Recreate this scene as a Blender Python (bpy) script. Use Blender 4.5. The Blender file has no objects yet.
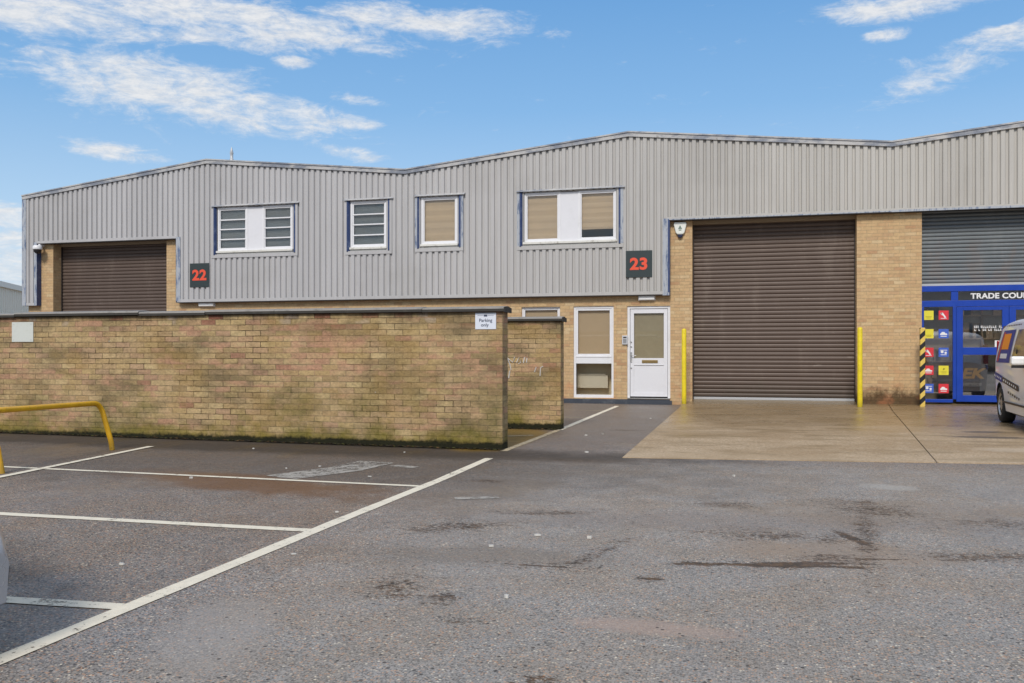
import bpy, math, random
from mathutils import Vector, Matrix
random.seed(7)
scene = bpy.context.scene
COL = scene.collection
PI = math.pi

# ------------------------------------------------------------------ mesh helpers
class MB:
    def __init__(s): s.v=[]; s.f=[]; s.m=[]; s.sm=[]
    def face(s, pts, mi=0, smooth=False):
        b=len(s.v); s.v+= [tuple(p) for p in pts]; s.f.append(tuple(range(b,b+len(pts)))); s.m.append(mi); s.sm.append(smooth)
    def grid(s, rows, mi=0, smooth=True, closed=False):
        b=len(s.v); n=len(rows[0])
        for r in rows: s.v+=[tuple(p) for p in r]
        for i in range(len(rows)-1):
            for j in range(n if closed else n-1):
                k=(j+1)%n
                s.f.append((b+i*n+j,b+i*n+k,b+(i+1)*n+k,b+(i+1)*n+j)); s.m.append(mi); s.sm.append(smooth)
    def box(s, x0,x1,y0,y1,z0,z1, mi=0):
        b=len(s.v)
        s.v+=[(x,y,z) for z in (z0,z1) for y in (y0,y1) for x in (x0,x1)]
        for q in ((0,2,3,1),(4,5,7,6),(0,1,5,4),(2,6,7,3),(0,4,6,2),(1,3,7,5)):
            s.f.append(tuple(b+i for i in q)); s.m.append(mi); s.sm.append(False)
        return s
    def prism(s, poly, axis, a0, a1, mi=0):
        # poly: list of 2D points; axis 'x': (y,z) extruded in x ; 'y': (x,z) ; 'z': (x,y)
        def P(p,a):
            return {'x':(a,p[0],p[1]),'y':(p[0],a,p[1]),'z':(p[0],p[1],a)}[axis]
        n=len(poly); b=len(s.v)
        s.v+=[P(p,a0) for p in poly]+[P(p,a1) for p in poly]
        s.f.append(tuple(b+i for i in range(n))); s.f.append(tuple(b+n+i for i in reversed(range(n))))
        s.m+=[mi,mi]; s.sm+=[False,False]
        for i in range(n):
            j=(i+1)%n; s.f.append((b+j,b+i,b+n+i,b+n+j)); s.m.append(mi); s.sm.append(False)
        return s
    def tube(s, pts, r, n=14, mi=0, cap=True):
        pts=[Vector(p) for p in pts]; rows=[]
        up=None
        for i,p in enumerate(pts):
            t=(pts[min(i+1,len(pts)-1)]-pts[max(i-1,0)]).normalized()
            if up is None:
                up=Vector((0,0,1)) if abs(t.z)<.9 else Vector((1,0,0))
            a=t.cross(up).normalized(); bb=a.cross(t).normalized(); up=bb
            rr=r[i] if isinstance(r,(list,tuple)) else r
            rows.append([p+a*rr*math.cos(2*PI*k/n)+bb*rr*math.sin(2*PI*k/n) for k in range(n)])
        s.grid(rows,mi,True,True)
        if cap: s.face(rows[0][::-1],mi); s.face(rows[-1],mi)
        return s
    def lathe(s, prof, origin, axis='z', n=24, mi=0):
        rows=[]
        for r,h in prof:
            row=[]
            for k in range(n):
                c,d=r*math.cos(2*PI*k/n),r*math.sin(2*PI*k/n)
                row.append({'z':(origin[0]+c,origin[1]+d,origin[2]+h),'x':(origin[0]+h,origin[1]+c,origin[2]+d),'y':(origin[0]+d,origin[1]+h,origin[2]+c)}[axis])
            rows.append(row)
        s.grid(rows,mi,True,True)
        return s
    def build_split(s, name, mats, parent=None, bevel=0, tol=.02):
        # one object per free-standing piece (pieces that touch stay together)
        par=list(range(len(s.v)))
        def find(a):
            while par[a]!=a: par[a]=par[par[a]]; a=par[a]
            return a
        for f in s.f:
            for i in f[1:]: par[find(i)]=find(f[0])
        comp={}
        for i in range(len(s.v)): comp.setdefault(find(i),[]).append(i)
        cl=[[set([k]),[min(s.v[i][a] for i in vs) for a in range(3)],[max(s.v[i][a] for i in vs) for a in range(3)]] for k,vs in comp.items()]
        ch=True
        while ch:
            ch=False
            for i in range(len(cl)):
                for j in range(i+1,len(cl)):
                    if all(cl[i][1][a]-tol<=cl[j][2][a] and cl[j][1][a]-tol<=cl[i][2][a] for a in range(3)):
                        cl[i][0]|=cl[j][0]; cl[i][1]=[min(p,q) for p,q in zip(cl[i][1],cl[j][1])]; cl[i][2]=[max(p,q) for p,q in zip(cl[i][2],cl[j][2])]
                        del cl[j]; ch=True; break
                if ch: break
        outs=[]
        for ks,_,_ in cl:
            m=MB(); mp={}
            for f,mi,sm in zip(s.f,s.m,s.sm):
                if find(f[0]) in ks:
                    g=[]
                    for i in f:
                        if i not in mp: mp[i]=len(m.v); m.v.append(s.v[i])
                        g.append(mp[i])
                    m.f.append(tuple(g)); m.m.append(mi); m.sm.append(sm)
            outs.append(m.build(name,mats,parent,bevel=bevel))
        return outs
    def build(s, name, mats, parent=None, loc=(0,0,0), bevel=0):
        me=bpy.data.meshes.new(name); me.from_pydata(s.v,[],s.f); 
        if not isinstance(mats,(list,tuple)): mats=[mats]
        for m in mats: me.materials.append(m)
        me.polygons.foreach_set('material_index',s.m); me.polygons.foreach_set('use_smooth',s.sm)
        me.update()
        o=bpy.data.objects.new(name,me); COL.objects.link(o); o.location=loc
        if parent: o.parent=parent
        if bevel:
            b=o.modifiers.new('bevel','BEVEL'); b.width=bevel; b.segments=2; b.limit_method='ANGLE'
        return o
def empty(name, loc=(0,0,0), rz=0):
    o=bpy.data.objects.new(name,None); COL.objects.link(o); o.location=loc; o.rotation_euler=(0,0,rz); return o
def tag(o,label,cat,group=None,kind=None):
    if label: o['label']=label
    if cat: o['category']=cat
    if group: o['group']=group
    if kind: o['kind']=kind
    return o
def B(name,mat,x0,x1,y0,y1,z0,z1,parent=None,bevel=0):
    return MB().box(x0,x1,y0,y1,z0,z1).build(name,mat,parent,bevel=bevel)
def text_mesh(name, body, size, mat, parent, loc, rot=(PI/2,0,0), depth=.004, embolden=.0, align='LEFT', sx=1.0, spacing=1.0, line=1.0, shear=0):
    c=bpy.data.curves.new(name,'FONT'); c.body=body; c.size=size; c.extrude=depth; c.offset=embolden; c.align_x=align
    c.space_character=spacing; c.space_line=line; c.shear=shear
    t=bpy.data.objects.new(name+'_tmp',c); COL.objects.link(t)
    dg=bpy.context.evaluated_depsgraph_get(); dg.update()
    me=bpy.data.meshes.new_from_object(t.evaluated_get(dg))
    bpy.data.objects.remove(t)
    me.materials.clear(); me.materials.append(mat)
    o=bpy.data.objects.new(name,me); COL.objects.link(o); o.parent=parent
    o.location=loc; o.rotation_euler=rot; o.scale=(sx,1,1)
    return o

# ------------------------------------------------------------------ node helpers
class NT:
    def __init__(s,name,world=False):
        if world: s.m=bpy.data.worlds.new(name)
        else: s.m=bpy.data.materials.new(name)
        s.m.use_nodes=True; s.t=s.m.node_tree; s.t.nodes.clear()
    def n(s,typ,_out=0,**kw):
        nd=s.t.nodes.new(typ)
        for k,v in kw.items():
            if k.startswith('i_'):
                key=k[2:]; key=int(key) if key.isdigit() else key.replace('_',' ')
                s.set(nd.inputs[key],v)
            else: setattr(nd,k,v)
        return nd
    def set(s,inp,v):
        if hasattr(v,'node'): s.t.links.new(v,inp)
        elif hasattr(v,'outputs'): s.t.links.new(v.outputs[0],inp)
        else:
            if isinstance(v,(tuple,list)) and len(v)==3 and inp.type=='RGBA': v=(*v,1)
            inp.default_value=v
    def math(s,op,a,b=0,c=None,clamp=False):
        nd=s.t.nodes.new('ShaderNodeMath'); nd.operation=op; nd.use_clamp=clamp
        s.set(nd.inputs[0],a); s.set(nd.inputs[1],b)
        if c is not None: s.set(nd.inputs[2],c)
        return nd.outputs[0]
    def mix(s,f,a,b,mode='MIX'):
        nd=s.t.nodes.new('ShaderNodeMix'); nd.data_type='RGBA'; nd.blend_type=mode; nd.clamp_factor=True
        s.set(nd.inputs[0],f); s.set(nd.inputs[6],a); s.set(nd.inputs[7],b); return nd.outputs[2]
    def ramp(s,f,stops,interp='LINEAR'):
        nd=s.t.nodes.new('ShaderNodeValToRGB'); cr=nd.color_ramp; cr.interpolation=interp
        while len(cr.elements)<len(stops): cr.elements.new(.5)
        for e,(p,c) in zip(cr.elements,stops):
            e.position=p; e.color=(c,c,c,1) if isinstance(c,(int,float)) else (*c,1)
        s.set(nd.inputs[0],f); return nd.outputs[0]
    def smooth(s,v,a,b):
        nd=s.t.nodes.new('ShaderNodeMapRange'); nd.interpolation_type='SMOOTHSTEP'
        s.set(nd.inputs[0],v)
        if a<b:
            nd.inputs[1].default_value=a; nd.inputs[2].default_value=b
        else:
            nd.inputs[1].default_value=b; nd.inputs[2].default_value=a; nd.inputs[3].default_value=1; nd.inputs[4].default_value=0
        return nd.outputs[0]
    def noise(s,vec,scale,detail=4,rough=.55,dist=0,color=False,dim='3D'):
        nd=s.t.nodes.new('ShaderNodeTexNoise'); nd.noise_dimensions=dim
        s.set(nd.inputs['Vector'],vec); nd.inputs['Scale'].default_value=scale; nd.inputs['Detail'].default_value=detail
        nd.inputs['Roughness'].default_value=rough; nd.inputs['Distortion'].default_value=dist
        return nd.outputs[1] if color else nd.outputs[0]
    def voro(s,vec,scale,feature='F1',out=0,rnd=1):
        nd=s.t.nodes.new('ShaderNodeTexVoronoi'); nd.feature=feature
        s.set(nd.inputs['Vector'],vec); nd.inputs['Scale'].default_value=scale; nd.inputs['Randomness'].default_value=rnd
        return nd.outputs[out]
    def scale(s,vec,sc,loc=(0,0,0),rot=(0,0,0)):
        nd=s.t.nodes.new('ShaderNodeMapping'); s.set(nd.inputs[0],vec)
        nd.inputs['Location'].default_value=loc; nd.inputs['Rotation'].default_value=rot; nd.inputs['Scale'].default_value=sc
        return nd.outputs[0]
    def pos(s): 
        return s.t.nodes.new('ShaderNodeNewGeometry').outputs['Position']
    def objc(s): return s.t.nodes.new('ShaderNodeTexCoord').outputs['Object']
    def sep(s,v):
        nd=s.t.nodes.new('ShaderNodeSeparateXYZ'); s.set(nd.inputs[0],v); return nd.outputs
    def comb(s,x,y,z):
        nd=s.t.nodes.new('ShaderNodeCombineXYZ'); s.set(nd.inputs[0],x); s.set(nd.inputs[1],y); s.set(nd.inputs[2],z); return nd.outputs[0]
    def bump(s,h,strength=.3,dist=.01,normal=None):
        nd=s.t.nodes.new('ShaderNodeBump'); nd.inputs['Strength'].default_value=strength; nd.inputs['Distance'].default_value=dist
        s.set(nd.inputs['Height'],h)
        if normal is not None: s.set(nd.inputs['Normal'],normal)
        return nd.outputs[0]
    def pbr(s,color,rough=.6,metal=0,normal=None,spec=.5,alpha=None,emit=None,estr=0,coat=0):
        nd=s.t.nodes.new('ShaderNodeBsdfPrincipled')
        s.set(nd.inputs['Base Color'],color); s.set(nd.inputs['Roughness'],rough); s.set(nd.inputs['Metallic'],metal)
        s.set(nd.inputs['Specular IOR Level'],spec)
        if normal is not None: s.set(nd.inputs['Normal'],normal)
        if alpha is not None: s.set(nd.inputs['Alpha'],alpha)
        if coat: nd.inputs['Coat Weight'].default_value=coat; nd.inputs['Coat Roughness'].default_value=.05
        if emit is not None: s.set(nd.inputs['Emission Color'],emit); nd.inputs['Emission Strength'].default_value=estr
        return nd.outputs[0]
    def out(s,sh):
        o=s.t.nodes.new('ShaderNodeOutputMaterial'); s.t.links.new(sh,o.inputs[0]); return s.m
def srgb(r,g,b):
    f=lambda c:(c/255/12.92) if c/255<=.04045 else ((c/255+.055)/1.055)**2.4
    return (f(r),f(g),f(b))
def paint(name,c,rough=.4,metal=0,var=.12,scale=6,dirt=None,dirt_amt=.0,bumpy=0,coat=0):
    N=NT(name); p=N.objc()
    n1=N.noise(p,scale,5,.6); n2=N.noise(p,scale*7,3,.6)
    v=N.math('MULTIPLY_ADD',N.math('ADD',n1,n2),var,1-var)
    col=N.mix(1,c,N.comb(v,v,v),'MULTIPLY')
    if dirt is not None:
        col=N.mix(N.math('MULTIPLY',N.smooth(N.noise(p,scale*.8,7,.68),.5,.75),dirt_amt),col,dirt)
    nm=N.bump(n2,bumpy,.005) if bumpy else None
    return N.out(N.pbr(col,N.math('MULTIPLY_ADD',n1,.25,rough-.12),metal,nm,coat=coat))

# ------------------------------------------------------------------ materials
def brick_mat(name,kind):
    N=NT(name); g=N.t.nodes.new('ShaderNodeNewGeometry'); P=N.sep(g.outputs['Position']); Nr=N.sep(g.outputs['True Normal'])
    side=N.math('GREATER_THAN',N.math('ABSOLUTE',Nr[0]),.5)
    u=N.math('ADD',N.math('MULTIPLY',P[0],N.math('SUBTRACT',1,side)),N.math('MULTIPLY',P[1],side))
    wob=N.noise(g.outputs['Position'],3.5,3,.5)
    amp=.010 if kind=='yard' else .003
    vv=N.math('ADD',P[2],N.math('MULTIPLY',N.math('SUBTRACT',wob,.5),amp))
    dn=N.sep(N.noise(g.outputs['Position'],26,3,.6,color=True)); da=.010 if kind=='yard' else .004
    uv=N.comb(N.math('ADD',u,N.math('MULTIPLY',N.math('SUBTRACT',dn[0],.5),da)),N.math('ADD',vv,N.math('MULTIPLY',N.math('SUBTRACT',dn[1],.5),da)),0)
    bt=N.t.nodes.new('ShaderNodeTexBrick'); bt.offset=.5; bt.squash=1
    N.set(bt.inputs['Vector'],uv); N.set(bt.inputs['Color1'],(0,0,0)); N.set(bt.inputs['Color2'],(1,1,1)); N.set(bt.inputs['Mortar'],(.5,.5,.5))
    for k,v in (('Scale',1),('Mortar Size',.005 if kind=='yard' else .0045),('Mortar Smooth',.35),('Bias',0),('Brick Width',.225),('Row Height',.075)): bt.inputs[k].default_value=v
    rnd=bt.outputs['Color']; mort=bt.outputs['Fac']
    p3=g.outputs['Position']
    fine=N.noise(p3,60,5,.7); mid=N.noise(p3,9,4,.6); big=N.noise(p3,1.1,5,.6)
    if kind=='yard':
        col=N.ramp(rnd,[(0,srgb(176,150,112)),(.12,srgb(212,184,134)),(.3,srgb(200,168,124)),(.46,srgb(220,194,146)),(.6,srgb(204,168,132)),(.72,srgb(212,186,138)),(.90,srgb(206,172,138)),(.98,srgb(196,156,128)),(1,srgb(182,132,108))])
        mcol=N.mix(N.smooth(big,.4,.6),srgb(168,150,116),srgb(74,62,44))
    else:
        col=N.ramp(rnd,[(0,srgb(206,172,132)),(.2,srgb(220,188,144)),(.45,srgb(226,194,148)),(.7,srgb(216,180,138)),(.88,srgb(230,204,162)),(1,srgb(204,164,126))])
        mcol=srgb(188,166,132)
    col=N.mix(N.math('MULTIPLY_ADD',fine,.8,-.2,clamp=True),col,N.mix(.5,col,(.12,.09,.06)))
    col=N.mix(N.math('MULTIPLY',N.smooth(mid,.5,.72),.45 if kind=='yard' else .22),col,srgb(140,116,84) if kind=='yard' else srgb(168,124,88))
    col=N.mix(N.math('MULTIPLY',mort,N.math('ADD',.45,N.math('MULTIPLY',N.smooth(N.noise(p3,6,4,.6),.4,.62),.65))) if kind=='yard' else mort,col,mcol)
    if kind=='yard':
        # large weathering: grimy olive bands, pink spalled patches, red faces near the top, moss low down
        gr=N.noise(N.scale(p3,(.9,.9,2.4)),1.3,6,.65)
        col=N.mix(N.math('MULTIPLY',N.smooth(gr,.42,.64),.7),col,srgb(122,108,82))
        yl=N.noise(N.scale(p3,(1,1,1.2),(7,3,2)),1.0,5,.6)
        col=N.mix(N.math('MULTIPLY',N.smooth(yl,.5,.68),.5),col,srgb(168,138,82))
        pk=N.math('MULTIPLY',N.smooth(N.noise(N.scale(p3,(1,1,3),(2,9,5)),1.7,5,.62),.50,.66),N.smooth(rnd,.3,.5))
        col=N.mix(N.math('MULTIPLY',pk,.7),col,srgb(206,158,130))
        top=N.smooth(P[2],1.45,1.72)
        rd=N.math('MULTIPLY',N.math('MULTIPLY',top,N.smooth(rnd,.6,.8)),N.smooth(N.noise(p3,1.6,3,.5,),.5,.58))
        col=N.mix(N.math('MULTIPLY',rd,.8),col,srgb(134,70,58))
        wh=N.math('MULTIPLY',N.math('MULTIPLY',top,N.smooth(rnd,.25,.1)),N.smooth(N.noise(p3,2.6,4,.5),.52,.62))
        col=N.mix(N.math('MULTIPLY',wh,.7),col,srgb(188,172,160))
        dk=N.math('MULTIPLY',N.smooth(N.math('ADD',P[2],N.math('MULTIPLY',N.noise(N.scale(p3,(3,3,.5)),3,4,.6),.22)),1.72,1.86),.75)
        col=N.mix(dk,col,srgb(74,62,48))
        wsp=N.math('MULTIPLY',N.smooth(N.voro(N.scale(p3,(1,1,1.6)),2.3),.035,.02),.8)
        col=N.mix(N.math('MULTIPLY',wsp,.9),col,(.62,.6,.56))
        mn=N.noise(p3,2.2,6,.7)
        zz=N.math('ADD',P[2],N.math('MULTIPLY',N.math('SUBTRACT',mn,.5),-.9))
        moss=N.math('MULTIPLY',N.smooth(zz,.30,.02),.8)
        mcl=N.mix(N.noise(p3,8,4,.6),srgb(158,140,50),srgb(98,94,46))
        col=N.mix(moss,col,mcl)
        moss2=N.math('MULTIPLY',N.smooth(zz,.95,.35),N.math('MULTIPLY',N.smooth(N.noise(p3,1.5,5,.65),.45,.65),.55))
        col=N.mix(moss2,col,srgb(112,108,52))
        base=N.smooth(N.math('ADD',P[2],N.math('MULTIPLY',N.noise(p3,6,7,.8),-.17)),.035,-.02)
        col=N.mix(base,col,srgb(40,40,24))
        mot=N.noise(N.scale(p3,(1,1,1.5)),24,6,.85); mot2=N.noise(p3,4.5,6,.7)
        v=N.math('ADD',-.22,N.math('ADD',N.math('MULTIPLY',mot,1.45),N.math('MULTIPLY',mot2,.66)),clamp=True)
        col=N.mix(1,col,N.comb(v,v,N.math('MULTIPLY',v,.98)),'MULTIPLY')
        hgt=N.math('SUBTRACT',N.math('MULTIPLY',mot,.9),mort)
        sh=N.pbr(col,.9,0,N.bump(hgt,.8,.012),spec=.25)
    else:
        st=N.math('MULTIPLY',N.smooth(N.math('ADD',P[2],N.math('MULTIPLY',N.noise(p3,3.5,6,.7),-.8)),.10,-.18),.9)
        stx=N.math('MULTIPLY',st,N.smooth(P[0],1.9,2.3))
        col=N.mix(stx,col,N.mix(N.noise(p3,7,4),srgb(60,56,34),srgb(92,62,42)))
        rs=N.math('MULTIPLY',N.smooth(N.noise(p3,1.7,4,.6),.5,.66),.4)
        col=N.mix(N.math('MULTIPLY',rs,N.smooth(P[2],1.6,.4)),col,srgb(204,130,90))
        mot=N.noise(p3,18,6,.72); v=N.math('ADD',.50,N.math('MULTIPLY',mot,.68)); col=N.mix(1,col,N.comb(v,N.math('MULTIPLY',v,.985),N.math('MULTIPLY',v,.96)),'MULTIPLY')
        hgt=N.math('SUBTRACT',N.math('MULTIPLY',fine,.3),mort)
        sh=N.pbr(col,.88,0,N.bump(hgt,.6,.008),spec=.25)
    return N.out(sh)
M={}
M['brick']=brick_mat('buff_brick','unit')
M['yardbrick']=brick_mat('weathered_brick','yard')

def cladding_mat():
    N=NT('grey_cladding'); p=N.pos(); s=N.sep(p)
    streak=N.noise(N.scale(p,(6,1,.35)),2.2,5,.6); big=N.noise(p,.35,4,.6)
    # every sheet (about 1 m wide) has weathered to a slightly different grey
    sheet=N.t.nodes.new('ShaderNodeTexWhiteNoise'); sheet.noise_dimensions='1D'
    N.set(sheet.inputs['W'],N.math('FLOOR',N.math('DIVIDE',s[0],.96)))
    col=N.mix(N.smooth(s[0],-12,4),srgb(180,179,180),srgb(181,178,172))
    v=N.math('ADD',.85,N.math('ADD',N.math('MULTIPLY',streak,.26),N.math('MULTIPLY',sheet.outputs[0],.08)))
    col=N.mix(1,col,N.comb(v,v,v),'MULTIPLY')
    col=N.mix(N.math('MULTIPLY',N.smooth(big,.5,.7),.25),col,srgb(148,145,140))
    col=N.mix(N.math('MULTIPLY',N.smooth(N.noise(N.scale(p,(9,1,.8)),3,6,.7),.62,.8),.35),col,srgb(128,120,110))
    return N.out(N.pbr(col,.5,0,N.bump(streak,.1,.01),spec=.35))
M['clad']=cladding_mat()
M['cladcream']=paint('cream_cladding',(.86,.80,.68),.9)
def blue_worn():
    N=NT('worn_blue_flashing'); p=N.pos()
    n=N.noise(N.scale(p,(7,7,1.3)),2.5,6,.7); n2=N.noise(p,1.2,3,.5)
    f=N.smooth(N.math('ADD',n,N.math('MULTIPLY',N.math('SUBTRACT',n2,.5),.3)),.36,.52)
    col=N.mix(f,srgb(92,108,138),srgb(170,175,182))
    col=N.mix(N.smooth(N.noise(p,5,6,.7),.55,.75),col,srgb(120,136,166))
    return N.out(N.pbr(col,.55))
M['bluew']=blue_worn()
M['blued']=paint('dark_blue_flashing',srgb(44,64,108),.5,var=.3,scale=5,dirt=srgb(110,124,150),dirt_amt=.7)
M['verge']=None
def verge():
    N=NT('verge_flashing'); p=N.pos()
    n=N.noise(N.scale(p,(1,1,3)),1.6,6,.7)
    col=N.mix(N.smooth(n,.42,.62),srgb(184,183,182),srgb(124,130,142))
    col=N.mix(N.smooth(N.noise(p,6,5,.7),.6,.8),col,srgb(110,106,100))
    return N.out(N.pbr(col,.5))
M['verge']=verge()
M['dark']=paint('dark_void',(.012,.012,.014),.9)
M['roof']=paint('roof_sheet',srgb(120,120,122),.7)
M['upvc']=paint('white_upvc',(.78,.78,.80),.35,var=.06,scale=3,dirt=(.45,.43,.38),dirt_amt=.35)
M['upvcold']=paint('dirty_white_sill',(.70,.69,.64),.5,var=.15,scale=9,dirt=(.18,.15,.11),dirt_amt=.8)
M['panel']=paint('white_infill',(.74,.74,.77),.4,var=.06,scale=2,dirt=(.55,.54,.53),dirt_amt=.3)
M['tan']=paint('tan_blind',srgb(206,182,152),.8,var=.10,scale=.9)  # blind added near the glass, where a room would stay too dark
M['wallin']=paint('interior_wall',srgb(242,228,200),.8)
M['dkblind']=paint('slate_blind',srgb(110,116,120),.7,var=.2,scale=2)  # slate tone paints the panes' reflection and dark interior
M['steel']=paint('brushed_steel',(.55,.55,.55),.35,.8)
M['black']=paint('black_plastic',(.02,.02,.022),.45)
M['plinth']=paint('bitumen_plinth',srgb(58,64,74),.6,var=.35,scale=5,dirt=srgb(104,108,112),dirt_amt=.7,bumpy=.3)
M['shopblue']=paint('shopfront_blue',srgb(14,62,164),.38,var=.25,scale=4,dirt=srgb(30,60,130),dirt_amt=.3)
M['white']=paint('white_vinyl',(.8,.8,.8),.45,var=.05)
M['signgreen']=paint('sign_plate',srgb(44,56,58),.5,var=.2)
M['signred']=paint('sign_digits',srgb(232,84,56),.45,var=.08)
M['yellowp']=None
def worn_yellow(name,base,rust):
    N=NT(name); p=N.pos(); n=N.noise(p,7,7,.7); n2=N.noise(p,30,5,.7)
    col=N.mix(N.smooth(n,.3,.7),base,tuple(c*.8 for c in base))
    col=N.mix(N.math('MULTIPLY',N.smooth(n2,.62,.7),rust),col,srgb(92,58,30))
    col=N.mix(N.math('MULTIPLY',N.smooth(N.sep(p)[2],.25,.02),.5),col,srgb(92,84,40))
    return N.out(N.pbr(col,.42,0,N.bump(n2,.15,.004)))
M['yellowp']=worn_yellow('yellow_bollard_paint',srgb(238,214,34),.8)
M['hoopy']=worn_yellow('yellow_hoop_paint',srgb(238,180,22),.9)
M['coping']=paint('bitumen_coping',srgb(58,55,50),.7,var=.4,scale=8,dirt=srgb(90,86,78),dirt_amt=.5,bumpy=.4)  # dark lower course paints the shadow of the overhang
M['copinglt']=paint('lead_grey_coping',srgb(138,134,128),.6,var=.3,scale=7,dirt=srgb(80,78,70),dirt_amt=.7,bumpy=.3)
M['beige']=paint('beige_lintel',srgb(168,150,126),.7)

def slat_mat(name,base,dirtc,zlo,zhi,amt,metal=0):
    N=NT(name); p=N.pos(); s=N.sep(p)
    n=N.noise(N.scale(p,(2.2,1,.5)),1.2,6,.65); n2=N.noise(N.scale(p,(1,1,9)),8,5,.7); n3=N.noise(p,.8,3,.6)
    v=N.math('ADD',.78,N.math('ADD',N.math('MULTIPLY',n,.25),N.math('MULTIPLY',n2,.2)))
    col=N.mix(1,base,N.comb(v,v,v),'MULTIPLY')
    m=N.math('MULTIPLY',N.smooth(N.math('ADD',n,N.math('MULTIPLY',N.math('SUBTRACT',n2,.5),.5)),.52,.74),amt)
    col=N.mix(m,col,dirtc)
    return N,p,s,col,n
N,p,s,col,n=slat_mat('brown_shutter',srgb(94,80,72),srgb(128,116,106),0,4,.3)
gz=N.math('MULTIPLY',N.smooth(N.math('ADD',s[2],N.math('MULTIPLY',n,-.9)),.25,-.35),.7); col=N.mix(gz,col,srgb(70,62,52)); col=N.mix(N.math('MULTIPLY',N.smooth(N.noise(N.scale(p,(1.3,1,3)),1.6,6,.75),.62,.74),.5),col,srgb(150,140,130))
M['shutter']=N.out(N.pbr(col,.5,.1,spec=.4))
N,p,s,col,n=slat_mat('grey_shutter',srgb(104,110,114),srgb(136,138,138),2.6,4.3,.4)
rust=N.math('MULTIPLY',N.smooth(N.noise(N.scale(p,(1.1,1,.45),(3,0,1)),1.6,6,.65),.5,.62),N.smooth(s[2],3.9,3.3))
col=N.mix(N.math('MULTIPLY',rust,.3),col,srgb(128,106,94))
M['gshutter']=N.out(N.pbr(col,.45,.25))

def glass(name,tint=(1,1,1),refl=1.0,rough=.02,extra=.04):
    N=NT(name); tr=N.n('ShaderNodeBsdfTransparent'); tr.inputs[0].default_value=(*tint,1)
    gl=N.n('ShaderNodeBsdfGlossy'); gl.inputs['Roughness'].default_value=rough; gl.inputs[0].default_value=(.95,.97,1,1)
    N.set(gl.inputs['Normal'],N.bump(N.noise(N.pos(),1.3,2,.5),.03,.02))
    lw=N.n('ShaderNodeFresnel'); lw.inputs[0].default_value=1.5
    f=N.math('ADD',N.math('MULTIPLY',lw.outputs[0],refl),extra,clamp=True)
    mx=N.n('ShaderNodeMixShader'); N.set(mx.inputs[0],f); N.t.links.new(tr.outputs[0],mx.inputs[1]); N.t.links.new(gl.outputs[0],mx.inputs[2])
    return N.out(mx.outputs[0])
M['glass']=glass('window_glass',(.97,.97,.95),.6,.02,.015)
M['shopglass']=glass('shop_glass',(.93,.93,.92),1.4,.02,.10)
M['carglass']=paint('dark_vehicle_glass',(.02,.024,.026),.06,var=.02)

def ground_blob(N,P,cx,cy,rx,ry,rot=0,soft=.5,amp=.5,nz=None):
    q=N.scale(P,(1,1,1),(-cx,-cy,0)); 
    q=N.scale(q,(1/rx,1/ry,0),(0,0,0),(0,0,0)) if not rot else N.scale(N.scale(q,(1,1,1),(0,0,0),(0,0,-rot)),(1/rx,1/ry,0))
    l=N.t.nodes.new('ShaderNodeVectorMath'); l.operation='LENGTH'; N.set(l.inputs[0],q)
    d=l.outputs['Value']
    if nz is not None: d=N.math('ADD',d,N.math('MULTIPLY',N.math('SUBTRACT',nz,.5),amp*2))
    return N.smooth(d,1.0+soft*.5,1.0-soft*.5)

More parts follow.
